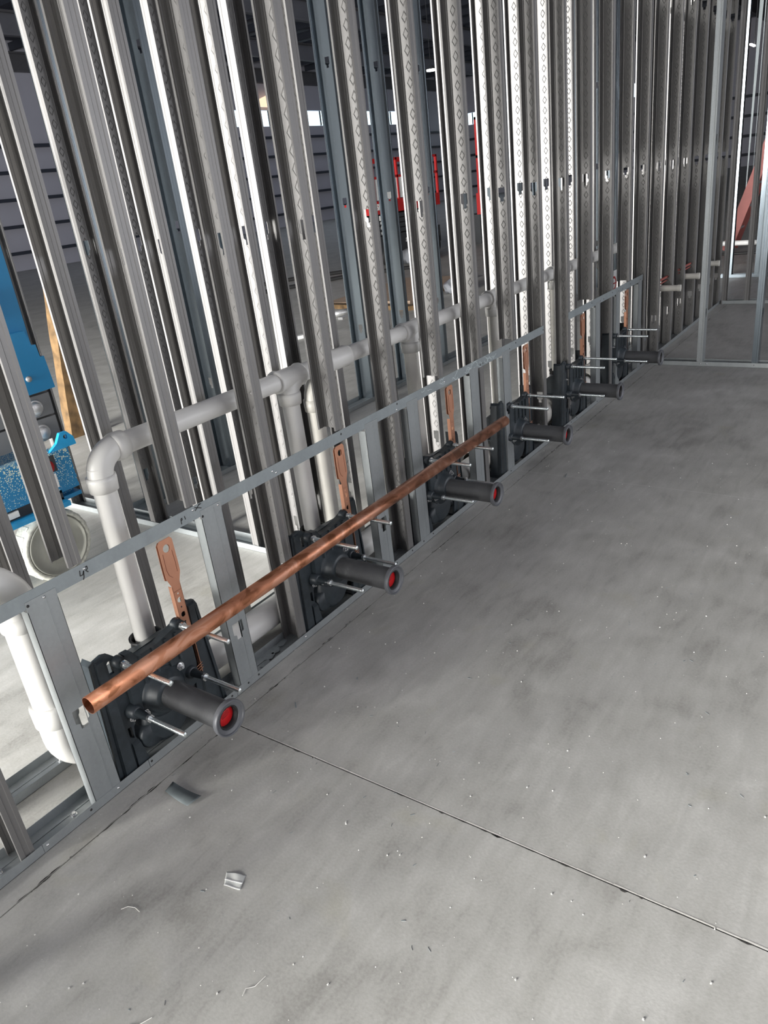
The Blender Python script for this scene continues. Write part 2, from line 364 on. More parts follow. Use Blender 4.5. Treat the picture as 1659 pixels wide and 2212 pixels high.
# ------------------------------------------------------------------ steel studs
H = 4.27
def knock(c, z, up=False, s=1.0):
    w1, w2 = 0.019 * s, 0.0095 * s
    p = [(c - w1, z + 0.030), (c + w1, z + 0.030), (c + w1, z - 0.014), (c + w2, z - 0.020), (c + w2, z - 0.038), (c - w2, z - 0.038), (c - w2, z - 0.020), (c - w1, z - 0.014)]
    return p[::-1] if not up else [(u, 2 * z - v) for u, v in p]
def stud_mesh(name, z0, z1, holes, fl=0.041, d=0.092, mat=None, lip=0.009):
    m = MB(); t = 0.0014
    hs = [knock(d / 2, z) for z in holes if z0 + 0.06 < z < z1 - 0.06]
    m.plate([(0, z0), (d, z0), (d, z1), (0, z1)], hs, t, lambda u, v, w_: (-w_, u, v))
    for (y, s) in ((0, 1), (d, -1)):
        pr = [(-t, 0), (-0.011, 0), (-0.013, 0.0016), (-fl * 0.62, 0.0016), (-fl * 0.67, 0), (-fl, 0), (-fl, lip), (-fl + t, lip), (-fl + t, t), (-fl * 0.67, t), (-fl * 0.62, t + 0.0016), (-0.013, t + 0.0016), (-0.011, t), (-t, t)]
        n = len(pr); vs = [(x, y + s * q, z0) for x, q in pr] + [(x, y + s * q, z1) for x, q in pr]
        m.add(vs, [(i, (i + 1) % n, n + (i + 1) % n, n + i) for i in range(n)])
        for b in (0, n):
            m.add([vs[b + i] for i in (0, 1, 2, 3, 4, 5, 8, 9, 10, 11, 12, 13)], [(0, 1, 10, 11), (1, 2, 9, 10), (2, 3, 8, 9), (3, 4, 7, 8), (4, 5, 6, 7)])
            m.add([vs[b + i] for i in (5, 6, 7, 8)], [(0, 1, 2, 3)])
    o = m.build(name, mat or M_STUD); return o
KN = [0.305, 1.515, 2.725, 3.935]
def place(src, first, x, y, rz=0, z=0):
    o = src if first else src.copy()
    if not first: COL.objects.link(o)
    o.location = (x, y, z); o.rotation_euler = (0, 0, rz); return o
# front row (full height and cut ones resting on the strap)
full_src = stud_mesh('steel_stud', 0.0, H, KN); cut_src = stud_mesh('steel_stud', 0.757, H, KN)
GF = 'front row studs of the plumbing wall'
front = [(0.585, 1), (0.975, 0), (1.405, 0), (1.785, 1), (2.19, 0), (2.595, 1), (3.0, 0), (3.405, 1), (3.81, 0), (4.215, 1), (4.62, 1), (5.025, 0), (5.43, 1), (5.835, 0), (6.24, 1), (6.645, 1), (7.05, 1), (7.455, 1), (7.86, 1), (8.265, 1), (8.67, 1), (8.98, 1)]
FL = ['full-length galvanized stud cut by the lower left picture corner, nearest the camera',
      'front-row stud ending on the strap above the white elbow and blue lift',
      'front-row stud ending on the strap beside the black A mark, right of first paddle',
      'front-row stud running to the floor just left of the second black carrier',
      'front-row stud cut off above the second copper paddle',
      'front-row stud running to the floor right of the second carrier, behind the copper pipe',
      'front-row stud ending on the strap above the third copper paddle',
      'front-row stud running to the floor behind the far end of the copper pipe',
      'front-row stud ending on the strap above the fourth copper paddle',
      'front-row stud where the long strap ends, right of the fourth carrier',
      'front-row stud with low dark knockout where the short far strap begins',
      'front-row stud ending on the far strap above the fifth carrier',
      'front-row stud with low black knockout between fifth and sixth carriers',
      'front-row stud ending on the far strap above the sixth carrier',
      'front-row stud at the corner where the cross partition meets, right of the sixth carrier',
      'front-row stud just past the corner, with two pale slots low down',
      'front-row stud behind the nearest white stub pipe',
      'front-row stud between the nearest and middle white stub pipes',
      'front-row stud behind the middle white stub pipe',
      'front-row stud just left of the farthest white stub pipe',
      'front-row stud behind the farthest white stub pipe, near the far corner',
      'last front-row stud at the far corner beside the second cross partition']
uf = uc = True
for i, (x, f) in enumerate(front):
    if f: o = place(full_src, uf, x, 0); uf = False
    else: o = place(cut_src, uc, x, 0); uc = False
    tag(o, FL[i], 'stud', GF)
# back row of the chase wall
back_src = stud_mesh('steel_stud', 0.0, H, KN); GB = 'back row studs of the plumbing wall'
xs = [0.535 + 0.405 * k for k in range(21)]
for i, x in enumerate(xs):
    o = place(back_src, i == 0, x, 0.255)
    tag(o, 'back-row galvanized stud behind the pipes, %s counted from the left end of that row' % ordinal(i), 'stud', GB)
# the same two rows carry on leftwards unseen, added to shade the floor
for i in range(1, 7):
    x = 0.18 - 0.405 * i
    for src, y, row, grp in ((full_src, 0, 'front', GF), (back_src, 0.255, 'back', GB)):
        o = place(src, False, x - (0.05 if y else 0), y)
        tag(o, '%s-row stud added for its shadow just outside the left picture edge, %s one out' % (row, ordinal(i - 1)), "stud", grp)
# corridor wall further back (24 inch spacing), shinier
c_src = stud_mesh('steel_stud', 0.0, H, [0.59, 1.545, 2.475, 3.6], 0.05, d=0.15, mat=M_SHINY)
for i, x in enumerate([2.58, 3.19, 3.60] + [4.855 + 0.61 * k for k in range(11)]):
    o = place(c_src, i == 0, x, 1.80)
    tag(o, 'shiny bluish stud of the third row across the corridor, %s from the left' % ordinal(i), 'stud', 'shiny studs across the corridor')
# cross wall behind (runs in Y): webs face the camera side
d_src = stud_mesh('steel_stud', 0.0, H, KN)
for i, y in enumerate((0.385, 0.79, 1.195, 1.6, 2.005, 2.41, 2.815)):
    # rotate so the flange side looks to -X, opening towards -Y
    o = place(d_src, i == 0, 2.392, y, PI / 2)
    tag(o, 'white-edged stud of the cross wall behind the chase, %s from the plumbing wall' % ordinal(i), 'stud', 'studs of the cross wall behind the chase')
# cross partition E in front (right side): web towards the camera side
for i, (y, lab) in enumerate(((-0.455, 'grey post of the near cross partition, nearest the corner'), (-0.862, 'bright speckled post of the near cross partition at the right picture edge'), (-1.268, 'partition post just outside the right picture edge'), (-1.675, 'partition post farthest out from the corner, outside the picture'))):
    o = stud_mesh('steel_stud', 0.0, H, [0.42, 1.66, 2.9], 0.043, mat=M_TRACK if i == 0 else M_SHINY)
    o.location = (6.27, y, 0); o.rotation_euler = (0, 0, -PI / 2)
    tag(o, lab, 'stud', 'studs of the near cross partition')
f_src = stud_mesh('steel_stud', 0.0, H, [0.42, 1.66, 2.9], 0.045, mat=M_STUD)
for i, y in enumerate((-0.02, -0.25, -0.66, -1.07)):
    o = place(f_src, i == 0, 9.09, y, PI / 2)
    tag(o, 'grey stud of the far cross partition past the white stub pipes, %s from its corner' % ordinal(i), 'stud', 'studs of the far cross partition')
g_src = stud_mesh('steel_stud', 0.0, H, KN, 0.085, mat=M_SHINY)
for i, y in enumerate((0.34, -0.02, -0.42, -0.83)):
    o = place(g_src, i == 0, 10.97, y, PI / 2)
    tag(o, 'bright white-lit stud standing beyond the far partition, %s from the left' % ordinal(i), 'stud', 'bright studs beyond the far partition')

# ------------------------------------------------------------------ tracks
def track(a, b, axis, d, label, hgt=0.032, mat=M_TRACK, off=0.0045, cuts=(), screws=(), bright=False):
    """a..b along axis; lies from `off` before base to d behind."""
    t = 0.0014; m = MB(); prev = a
    for c in list(cuts) + [b]:
        m.box((prev + 0.0008, -off, 0), (c - 0.0008, -off + t, hgt)); prev = c
    m.box((a, -off, 0.0), (b, d + 0.001, t)); m.box((a, d, 0), (b, d + t, hgt)); m.box((a, d * 0.30, t), (b, d * 0.36, t + 0.002)); m.box((a, d * 0.62, t), (b, d * 0.68, t + 0.002))
    o = m.build('floor_track', mat)
    for (x, kind) in screws:
        s = MB().lathe((x, -off - 0.0002, 0.019), (0, -1, 0), [(0, 0.0042), (0.0012, 0.0038), (0.0022, 0.002), (0.0024, 0)], 10).build('screw', M_BSCREW if kind else M_SCREW, o)
    return tag(o, label, 'track')
tA = track(-2.5, 6.27, 'x', 0.092, 'long galvanized floor track of the front row under the black carriers', cuts=(0.2, 0.605, 0.985, 1.385, 2.52, 3.9),
           screws=[(0.62, 0), (0.765, 1), (0.865, 0), (0.985 + 0.01, 1), (1.36, 1), (1.445, 1), (1.50, 1), (1.775, 0), (2.36, 1), (2.44, 1), (2.575, 1), (2.68, 1), (2.77, 1), (3.30, 1), (3.395, 1), (3.66, 1), (4.2, 1), (4.60, 1), (4.7, 1), (5.1, 1), (5.2, 1)])
for (x, y) in ((0.50, 0.05), (0.735, 0.047), (2.22, 0.05)):
    s = MB().cyl((x, y, 0.0014), (x, y, 0.004), 0.010, 10).cyl((x, y, 0.004), (x, y, 0.010), 0.0065, 6).build('anchor_pin', M_SCREW, tA)
tA2 = track(6.30, 9.09, 'x', 0.092, 'galvanized floor track of the front row running past the white stub pipes')
tB = track(-2.5, 9.0, 'x', 0.092, 'galvanized floor track of the back row behind the carriers'); tB.location = (0, 0.259, 0)
for (x, y) in ((0.86, 0.05), (1.2, 0.05)):
    MB().cyl((x, y, 0.0014), (x, y, 0.004), 0.010, 10).cyl((x, y, 0.004), (x, y, 0.010), 0.0065, 6).build('anchor_pin', M_SCREW, tB)
MB().cyl((0.90, -0.016, 0.0), (0.90, -0.016, 0.004), 0.012, 10).cyl((0.90, -0.016, 0.004), (0.90, -0.016, 0.013), 0.006, 6).build('anchor_pin', M_SCREW, tB)
tC = track(2.4, 11.2, 'x', 0.15, 'floor track of the shiny third stud row across the corridor'); tC.location = (0, 1.80, 0)
tD = track(-2.95, -0.34, 'x', 0.092, 'bright floor track of the cross wall behind the chase'); tD.rotation_euler = (0, 0, -PI / 2); tD.location = (2.30, 0, 0)
tD.rotation_euler = (0, 0, PI / 2); tD.scale = (1, -1, 1); tD.data.transform(Matrix.Diagonal((-1, 1, 1, 1)));
tE = track(0.03, 3.4, 'x', 0.092, 'galvanized floor track of the near cross partition at the right', hgt=0.036); tE.location = (6.27, 0, 0); tE.rotation_euler = (0, 0, -PI / 2)
for x in (0.44, 0.49, 0.84): MB().lathe((x, -0.0047, 0.019), (0, -1, 0), [(0, 0.0055), (0.0012, 0.005), (0.0026, 0)], 10).build('screw', M_SCREW, tE)
tF = track(0.03, 3.4, 'x', 0.092, 'dim floor track of the far cross partition', hgt=0.036); tF.location = (9.0, 0, 0); tF.rotation_euler = (0, 0, -PI / 2)
tG = track(-0.4, 1.6, 'x', 0.092, 'white-lit floor track beyond the far partition', hgt=0.04, mat=M_SHINY); tG.location = (10.88, 0, 0); tG.rotation_euler = (0, 0, -PI / 2)

# ------------------------------------------------------------------ strap backing
def strap(x0, x1, label, screws, z0=0.708, z1=0.754):
    o = MB().box((x0, -0.0018, z0), (x1, -0.0004, z1)).build('backing_strap', M_STRAP)
    for (x, z, k) in screws:
        MB().lathe((x, -0.0018, z), (0, -1, 0), [(0, 0.0044), (0.0012, 0.004), (0.0022, 0.002), (0.0024, 0)], 10).build('screw', M_BSCREW if k else M_SCREW, o)
    return tag(o, label, 'strap', 'flat metal backing straps')
s1 = strap(0.30, 4.19, 'long flat grey metal strap crossing above the first four carriers', [(0.975, 0.737, 0), (1.385, 0.742, 0), (1.765, 0.733, 0), (1.782, 0.722, 0), (2.175, 0.738, 1), (2.585, 0.742, 1), (2.578, 0.718, 0), (3.0, 0.73, 0), (3.37, 0.72, 1), (3.40, 0.722, 1), (3.72, 0.722, 1), (3.80, 0.738, 1), (4.18, 0.73, 1)])
s2 = strap(4.583, 6.14, 'short far flat metal strap above the fifth and sixth carriers', [(5.0, 0.738, 1), (5.17, 0.722, 1), (5.24, 0.722, 1), (5.42, 0.735, 1), (5.56, 0.722, 1), (5.65, 0.722, 1), (5.83, 0.73, 1), (6.08, 0.722, 1)])
# marker scribbles on the strap
ink = MB()
def stroke(m, pts, wd=0.0030, y=-0.0022):
    for (a, b) in zip(pts, pts[1:]): m.bar((a[0], y, a[1]), (b[0], y, b[1]), 0.0006, wd, up=(0, 0, 1) if abs(a[1] - b[1]) < abs(a[0] - b[0]) else (1, 0, 0))
stroke(ink, [(0.960, 0.738), (0.957, 0.722), (0.966, 0.722), (0.971, 0.732), (0.967, 0.714), (0.963, 0.707)])
stroke(ink, [(0.974, 0.738), (0.984, 0.741), (0.984, 0.732), (0.977, 0.730), (0.984, 0.722)])
stroke(ink, [(1.330, 0.716), (1.331, 0.733), (1.336, 0.735), (1.336, 0.729), (1.331, 0.728)])
stroke(ink, [(1.347, 0.737), (1.349, 0.725)])
stroke(ink, [(1.393, 0.748), (1.420, 0.735)]); stroke(ink, [(1.393, 0.736), (1.416, 0.752)]); stroke(ink, [(1.41, 0.750), (1.422, 0.750)])
ink.build('marker_writing', M_INK, s1)
smear = MB()
random.seed(3)
for _ in range(26):
    x = random.uniform(2.78, 3.5); z = random.uniform(0.715, 0.748); pts = [(x, z)]
    for k in range(4): pts.append((pts[-1][0] + random.uniform(0.004, 0.02), min(0.752, max(0.71, pts[-1][1] + random.uniform(-0.012, 0.012)))))
    stroke(smear, pts, 0.0018, -0.0020)
smear.build('chalk_smear', simple('chalk', (0.55, 0.62, 0.62), 0.9), s1)

# ------------------------------------------------------------------ cripple studs (flat, web to the room)
def cripple_mesh(top, hole):
    wd, t = 0.091, 0.0014
    m = MB(); hs = [knock(wd / 2, hole, up=False, s=1.3)] if hole else []
    m.plate([(0, 0.004), (wd, 0.004), (wd, top), (0, top)], hs, t, lambda u, v, w_: (u, -0.0032 + w_, v))
    for x, s in ((0, 1), (wd, -1)):
        m.box((min(x, x + s * t), -0.0032, 0.004), (max(x, x + s * t), 0.036, top - 0.03))
        m.box((min(x, x + s * 0.008), 0.0346, 0.004), (max(x, x + s * 0.008), 0.036, top - 0.03))
    m.box((0.058, -0.0042, 0.03), (0.060, -0.0032, top - 0.01))
    return m.build('short_stud', M_STRAP if False else M_TRACK)
CR = [(0.787, 0.728, 0.322, 'short flat stud with large pale knockout left of the first carrier'),
      (1.410, 0.728, 0.245, 'short flat stud standing right of the first carrier, pale notch below the copper pipe'),
      (2.333, 0.726, 0.25, 'short flat stud standing right of the second carrier'),
      (2.655, 0.726, None, 'short flat stud overlapping the left edge of the third carrier'),
      (3.250, 0.722, None, 'short flat stud standing right of the third carrier'),
      (3.625, 0.724, 0.40, 'short flat stud overlapping the left edge of the fourth carrier, by the pipe end'),
      (5.075, 0.724, None, 'short flat stud standing right of the fifth carrier'),
      (5.500, 0.724, None, 'short flat stud just left of the sixth carrier'),
      (6.03, 0.724, None, 'short flat stud right of the sixth carrier near the corner')]
for x, top, hole, lab in CR:
    o = cripple_mesh(top, hole); o.location = (x, 0, 0); tag(o, lab, 'stud', 'short studs below the strap')
    if x < 1.3:
        for sx, sz, k in ((0.006, top - 0.012, 1), (0.055, top - 0.010, 0)): MB().lathe((sx, -0.0032, sz), (0, -1, 0), [(0, 0.0044), (0.0012, 0.004), (0.0024, 0)], 10).build('screw', M_BSCREW if k else M_SCREW, o)
    elif x < 1.5:
        for sx, sz, k in ((0.006, top - 0.022, 1), (0.078, top - 0.010, 0)): MB().lathe((sx, -0.0032, sz), (0, -1, 0), [(0, 0.0044), (0.0012, 0.004), (0.0024, 0)], 10).build('screw', M_BSCREW if k else M_SCREW, o)

# ------------------------------------------------------------------ toilet carriers
def make_carrier():
    r = empty('toilet_carrier', (0, 0, 0), '', 'carrier')
    bk = M_BLACK
    # side legs: channel plates flaring to the floor
    for s in (-1, 1):
        m = MB()
        if s < 0: out = [(-0.218, 0.004), (-0.105, 0.004), (-0.128, 0.13), (-0.122, 0.17), (-0.110, 0.20), (-0.110, 0.40), (-0.119, 0.428), (-0.135, 0.445), (-0.155, 0.452), (-0.184, 0.446), (-0.197, 0.435)]
        else: out = [(0.120, 0.004), (0.246, 0.004), (0.217, 0.425), (0.208, 0.445), (0.185, 0.452), (0.165, 0.447), (0.150, 0.43), (0.140, 0.20), (0.135, 0.13)]
        if s > 0: out = out
        hx = -0.139 if s < 0 else 0.172
        hol = [[(hx - 0.008, 0.375), (hx - 0.008, 0.415), (hx - 0.003, 0.421), (hx + 0.004, 0.421), (hx + 0.008, 0.412), (hx + 0.008, 0.375)],
               [(hx - 0.007, 0.135), (hx - 0.007, 0.17), (hx + 0.007, 0.17), (hx + 0.007, 0.125)]]
        if s > 0: hol = []
        m.plate(out, hol, 0.012, lambda u, v, w_: (u, 0.012 + w_, v))
        # outer return flange and raised rib
        xo0, xo1 = (-0.218, -0.197) if s < 0 else (0.246, 0.217); di = 0.016 * -s
        m.hexa([(xo0 - s * 0.004, 0.03, 0.004), (xo0 + di, 0.004, 0.004), (xo0 + di, 0.085, 0.004), (xo0 - s * 0.004, 0.085, 0.004), (xo1 - s * 0.002, 0.026, 0.430), (xo1 + di, 0.006, 0.442), (xo1 + di, 0.075, 0.440), (xo1 - s * 0.002, 0.07, 0.428)])
        xi = -0.168 if s < 0 else 0.190
        m.hexa([(xi - 0.030, 0.003, 0.01), (xi + 0.010, 0.003, 0.01), (xi + 0.014, 0.013, 0.01), (xi - 0.034, 0.013, 0.01), (xi - 0.014, 0.004, 0.436), (xi + 0.010, 0.004, 0.436), (xi + 0.014, 0.013, 0.442), (xi - 0.018, 0.013, 0.442)])
        if s < 0: m.hexa([(-0.150, 0.002, 0.02), (-0.107, 0.002, 0.02), (-0.107, 0.012, 0.02), (-0.150, 0.012, 0.02), (-0.148, 0.002, 0.105), (-0.122, 0.002, 0.105), (-0.122, 0.012, 0.115), (-0.148, 0.012, 0.115)])
        m.box((min(xo0, xo0 - s * 0.11), 0.012, 0.0015), (max(xo0, xo0 - s * 0.11), 0.085, 0.010))
        leg = m.build('foot', bk, r)
    # central casting : face plate, top arm, rear body
    m = MB()
    m.plate([(-0.100, 0.215), (-0.085, 0.175), (-0.060, 0.155), (0.06, 0.150), (0.135, 0.175), (0.145, 0.24), (0.145, 0.40), (0.128, 0.418), (0.085, 0.405), (0.02, 0.392), (-0.055, 0.392), (-0.070, 0.418), (-0.095, 0.420), (-0.108, 0.40), (-0.112, 0.24)],
            [], 0.03, lambda u, v, w_: (u, -0.008 + w_, v))
    m.hexa([(-0.07, 0.02, 0.15), (0.13, 0.02, 0.15), (0.12, 0.21, 0.12), (-0.06, 0.21, 0.12), (-0.07, 0.02, 0.392), (0.13, 0.02, 0.40), (0.12, 0.20, 0.30), (-0.05, 0.20, 0.29)])
    for x in (-0.05, 0.0, 0.05, 0.09): m.box((x - 0.004, -0.016, 0.29), (x + 0.004, -0.008, 0.392))
    for sx in (-1, 1):   # rod bosses
        for z in (0.222, 0.407): m.lathe((sx * 0.114, 0.012, z), (0, -1, 0), [(0, 0.026), (0.030, 0.022), (0.034, 0.016), (0.036, 0)] if z < 0.3 else [(0, 0.020), (0.022, 0.018), (0.022, 0)], 18)
    m.build('face_plate', bk, r)
    # bell with threaded hub for the nipple
    MB().lathe((0, -0.006, 0.225), (0, -1, 0), [(-0.02, 0.090), (0.0, 0.088), (0.006, 0.078), (0.018, 0.070), (0.040, 0.060), (0.045, 0.054), (0.045, 0.03)], 36).build('hub', bk, r)
    # drain housing under the hub
    m = MB().lathe((0, 0.16, 0.125), (0, -1, 0), [(0, 0.10), (0.12, 0.098), (0.150, 0.090), (0.165, 0.070), (0.165, 0)], 36)
    m.lathe((-0.072, 0.05, 0.098), (0, -1, 0), [(0, 0.048), (0.040, 0.047), (0.050, 0.040), (0.050, 0)], 24)
    m.box((-0.13, 0.10, 0.06), (0.16, 0.20, 0.20))
    m.build('drain_housing', bk, r)
    # vent neck with rubber coupling
    m = MB().lathe((0.095, 0.165, 0.19), (0, 0, 1), [(0, 0.05), (0.075, 0.048), (0.075, 0.053), (0.13, 0.053), (0.134, 0.056), (0.140, 0.056), (0.140, 0.049), (0.12, 0.047)], 28)
    vn = m.build('rubber_coupling', M_RUB, r)
    MB().lathe((0.095, 0.165, 0.292), (0, 0, 1), [(0, 0.0532), (0, 0.0545), (0.012, 0.0545), (0.012, 0.0532)], 28).box((0.030, 0.150, 0.291), (0.046, 0.175, 0.305)).build('hose_clamp', M_SCREW, vn)
    # threaded rods
    for sx in (-1, 1):
        for z, y0 in ((0.222, -0.078), (0.407, -0.02)):
            rd = MB().cyl((sx * 0.114, -0.02, z), (sx * 0.114, -0.240, z), 0.0082, 14)
            rd.lathe((sx * 0.114, -0.240, z), (0, -1, 0), [(0, 0.0082), (0.002, 0.0062), (0.002, 0)], 14)
            rod = rd.build('threaded_rod', M_ROD, r)
            if z < 0.3:
                MB().cyl((sx * 0.114, y0 + 0.006, z), (sx * 0.114, y0 - 0.004, z), 0.0135, 6).build('nut', M_SCREW, rod)
                MB().cyl((sx * 0.114, -0.02, z), (sx * 0.114, y0 + 0.006, z), 0.016, 12, 0.010).build('sleeve', bk, rod)
            else: MB().cyl((sx * 0.114, -0.024, z), (sx * 0.114, -0.034, z), 0.0135, 6).build('nut', M_SCREW, rod)
    # bolts
    for (x, y, z, s) in ((-0.083, -0.010, 0.195, 0.010), (0.078, -0.010, 0.268, 0.011), (-0.128, 0.003, 0.200, 0.006), (-0.150, 0.003, 0.33, 0.006)):
        b = MB().cyl((x, y, z), (x, y - 0.003, z), s * 1.35, 14).cyl((x, y - 0.003, z), (x, y - 0.010, z), s, 6).cyl((x, y - 0.010, z), (x, y - 0.017, z), s * 0.5, 8)
        b.build('bolt', M_SCREW, r)
    # nipple
    m = MB().lathe((0, -0.03, 0.225), (0, -1, 0), [(0, 0.0445), (0.268, 0.0445)], 48)
    nip = m.build('closet_nipple', M_NIP, r)
    ring = MB().lathe((0, -0.298, 0.225), (0, -1, 0), [(0, 0.0440), (0, 0.0570), (0.002, 0.0580), (0.014, 0.0580), (0.017, 0.0568), (0.017, 0.0530), (0.013, 0.0522), (0.011, 0.0505), (0.011, 0.0410), (0.009, 0.0385), (-0.010, 0.0378), (-0.020, 0.0378)], 56)
    rg = ring.build('flange_ring', M_RING, nip)
    MB().lathe((0, -0.276, 0.225), (0, -1, 0), [(0, 0), (0, 0.0378), (0.026, 0.0378), (0.030, 0.0372), (0.030, 0.0345), (0.004, 0.0335)], 40).box((0.006, -0.305, 0.256), (0.014, -0.292, 0.262)).build('inner_gasket', M_RUB, nip)
    cap = MB().lathe((0, -0.283, 0.225), (0, -1, 0), [(0, 0), (0, 0.0330), (0.004, 0.0330), (0.006, 0.0315), (0.006, 0)], 36).build('red_cap', M_RED, nip)
    tag(cap, 'red plastic cap')
    lines = MB()
    for k, (w0, dz) in enumerate(((0.010, 0.018), (0.014, 0.012), (0.016, 0.007), (0.016, 0.002), (0.013, -0.003))):
        lines.box((-w0, -0.2902, 0.225 + dz - 0.0008), (w0, -0.2888, 0.225 + dz + 0.0008))
    lines.build('moulded_lines', simple('dark_red_line', (0.30, 0.005, 0.008), 0.5), cap)
    # copper paddle arm
    x0 = 0.146; m = MB()
    pad = [(-0.0165, 0.515), (0.0165, 0.515), (0.0175, 0.545), (0.0285, 0.575), (0.0295, 0.60), (0.0285, 0.690), (0.021, 0.700), (-0.021, 0.700), (-0.0285, 0.690), (-0.0295, 0.60), (-0.0285, 0.570), (-0.0175, 0.540)]
    m.plate([(x0 + u, v) for u, v in pad], [circ(x0, 0.668, 0.0135, 20)[::-1]], 0.0018, lambda u, v, w_: (u, -0.004 + w_, v))
    m.plate([(x0 - 0.001 + u * 0.99, v - 0.006) for u, v in pad[2:11]], [circ(x0, 0.663, 0.0165, 20)[::-1]], 0.0018, lambda u, v, w_: (u, 0.005 + w_, v))
    hz = [(0.505, 0.0035), (0.482, 0.0095), (0.455, 0.0035), (0.428, 0.0095), (0.400, 0.0035), (0.374, 0.0095)]
    m.plate([(x0 - 0.0165, 0.345), (x0 + 0.0165, 0.345), (x0 + 0.0165, 0.516), (x0 - 0.0165, 0.516)], [circ(x0, z, q, 12)[::-1] for z, q in hz], 0.0018, lambda u, v, w_: (u, -0.004 + w_, v))
    for sx in (-1, 1):
        m.box((x0 + sx * 0.0165 - 0.0009, -0.004, 0.19), (x0 + sx * 0.0165 + 0.0009, 0.014, 0.535))
    m.box((x0 - 0.0165, 0.012, 0.19), (x0 + 0.0165, 0.014, 0.36))
    for z in (0.215, 0.225, 0.205): m.bar((x0 - 0.008, -0.012, z), (x0 + 0.012, -0.020, z + 0.012), 0.0022, 0.0022)
    arm = m.build('support_arm', M_COP2, r); tag(arm, 'copper plated arm with round hole in its paddle')
    st = [(x0 - 0.019, 0.655), (x0 - 0.020, 0.60), (x0 - 0.015, 0.578), (x0 - 0.004, 0.566)]
    em = MB()
    for (a, b) in zip(st, st[1:]): em.bar((a[0], -0.0044, a[1]), (b[0], -0.0044, b[1]), 0.001, 0.001)
    st = [(x0 + 0.017, 0.655), (x0 + 0.019, 0.61), (x0 + 0.018, 0.578)]
    for (a, b) in zip(st, st[1:]): em.bar((a[0], -0.0044, a[1]), (b[0], -0.0044, b[1]), 0.001, 0.001)
    em.build('embossed_outline', simple('dark_copper', (0.22, 0.08, 0.05), 0.5, 0.6), arm)
    return r
car0 = make_carrier()
CL = ['nearest black toilet carrier, its bright red cap and copper paddle in full view',
      'second nearest black toilet carrier, red cap half seen, copper pipe crossing it',
      'third black toilet carrier, with the far half of the copper pipe on its rods',
      'fourth black toilet carrier, just past the copper pipe, under the long strap end',
      'fifth black toilet carrier, left one of the two below the short far strap',
      'farthest black toilet carrier, its grey ring seen against the corner of the cross partition']
for i, x in enumerate((1.105, 2.003, 2.893, 3.786, 4.69, 5.61)):
    o = car0 if i == 0 else copy_tree(car0)
    o.location = (x, 0, 0); tag(o, CL[i], 'toilet carrier', 'black toilet carriers in a row')

# ------------------------------------------------------------------ copper tube resting on the rods
m = MB(); A, B, rO, rI = (0.790, -0.150, 0.4425), (3.325, -0.150, 0.4425), 0.0262, 0.0246
m.lathe((0, 0, 0), (1, 0, 0), [(0.0, rI), (0.0, rO), (B[0] - A[0], rO), (B[0] - A[0], rI), (0.0, rI)], 40)
o = m.build('copper_pipe', M_COP); o.location = A
tag(o, 'long reddish copper pipe lying across the upper rods of the first three carriers', 'pipe')

# ------------------------------------------------------------------ white pvc
def arc(c, r, a0, a1, n, ax, az):   # points in plane spanned by ax, az
    c, ax, az = Vector(c), Vector(ax), Vector(az)
    return [c + ax * (r * math.cos(a0 + (a1 - a0) * i / n)) + az * (r * math.sin(a0 + (a1 - a0) * i / n)) for i in range(n + 1)]
VY, VZ = 0.170, 0.977; vr = 0.0335
vent = empty('vent_pipe', (1.2, VY, 0.3), 'white plastic pipe line running level behind the front studs, with elbow and drops', 'pipe')
def vb(m, name, mat=M_PVC):
    o = m.build(name, mat); o.parent = vent; o.matrix_parent_inverse = Matrix.Translation(-Vector(vent.location)); return o
vr = 0.036; vb(MB().cyl((1.29, VY, VZ), (6.1, VY, VZ), vr, 28), 'pipe')
# elbow
ec = (1.283, VY, VZ - 0.075)
m = MB().tube(arc(ec, 0.075, PI / 2, PI, 12, (1, 0, 0), (0, 0, 1)), vr + 0.004, 28)
m.lathe((1.272, VY, VZ), (1, 0, 0), [(0, vr), (0, vr + 0.008), (0.012, vr + 0.010), (0.045, vr + 0.008), (0.045, vr)], 28)
m.lathe((1.208, VY, VZ - 0.068), (0, 0, -1), [(0, vr), (0, vr + 0.010), (0.012, vr + 0.011), (0.05, vr + 0.008), (0.05, vr)], 28)
vb(m, 'elbow')
def drop(x, zb, xb=None, mat=M_PVC): return MB().tube([(x, VY, VZ - 0.04), (xb or x, VY - 0.005, zb)], vr, 28)
vb(drop(1.208, 0.30, 1.2), 'drop_pipe')
def tee(x):
    m = MB().lathe((x - 0.075, VY, VZ), (1, 0, 0), [(0, vr), (0, vr + 0.008), (0.010, vr + 0.010), (0.030, vr + 0.005), (0.12, vr + 0.005), (0.140, vr + 0.010), (0.150, vr + 0.008), (0.150, vr)], 28)
    m.tube(arc((x + 0.055, VY, VZ - 0.072), 0.062, PI * 0.62, PI, 8, (1, 0, 0), (0, 0, 1)), vr + 0.004, 26)
    m.lathe((x - 0.007, VY, VZ - 0.055), (0, 0, -1), [(0, vr), (0, vr + 0.010), (0.012, vr + 0.011), (0.048, vr + 0.008), (0.048, vr)], 28)
    return m
for x, zb in ((2.105, 0.31), (3.0, 0.31), (3.89, 0.31), (4.79, 0.31), (5.71, 0.31)):
    vb(tee(x), 'tee'); vb(drop(x - 0.007, zb), 'drop_pipe', M_PVC if x < 2.5 else M_PVCD)
vb(MB().lathe((2.34, VY, VZ), (1, 0, 0), [(0, vr), (0, vr + 0.006), (0.010, vr + 0.009), (0.13, vr + 0.006), (0.14, vr + 0.010), (0.155, vr + 0.006), (0.155, vr)], 28), 'coupling')
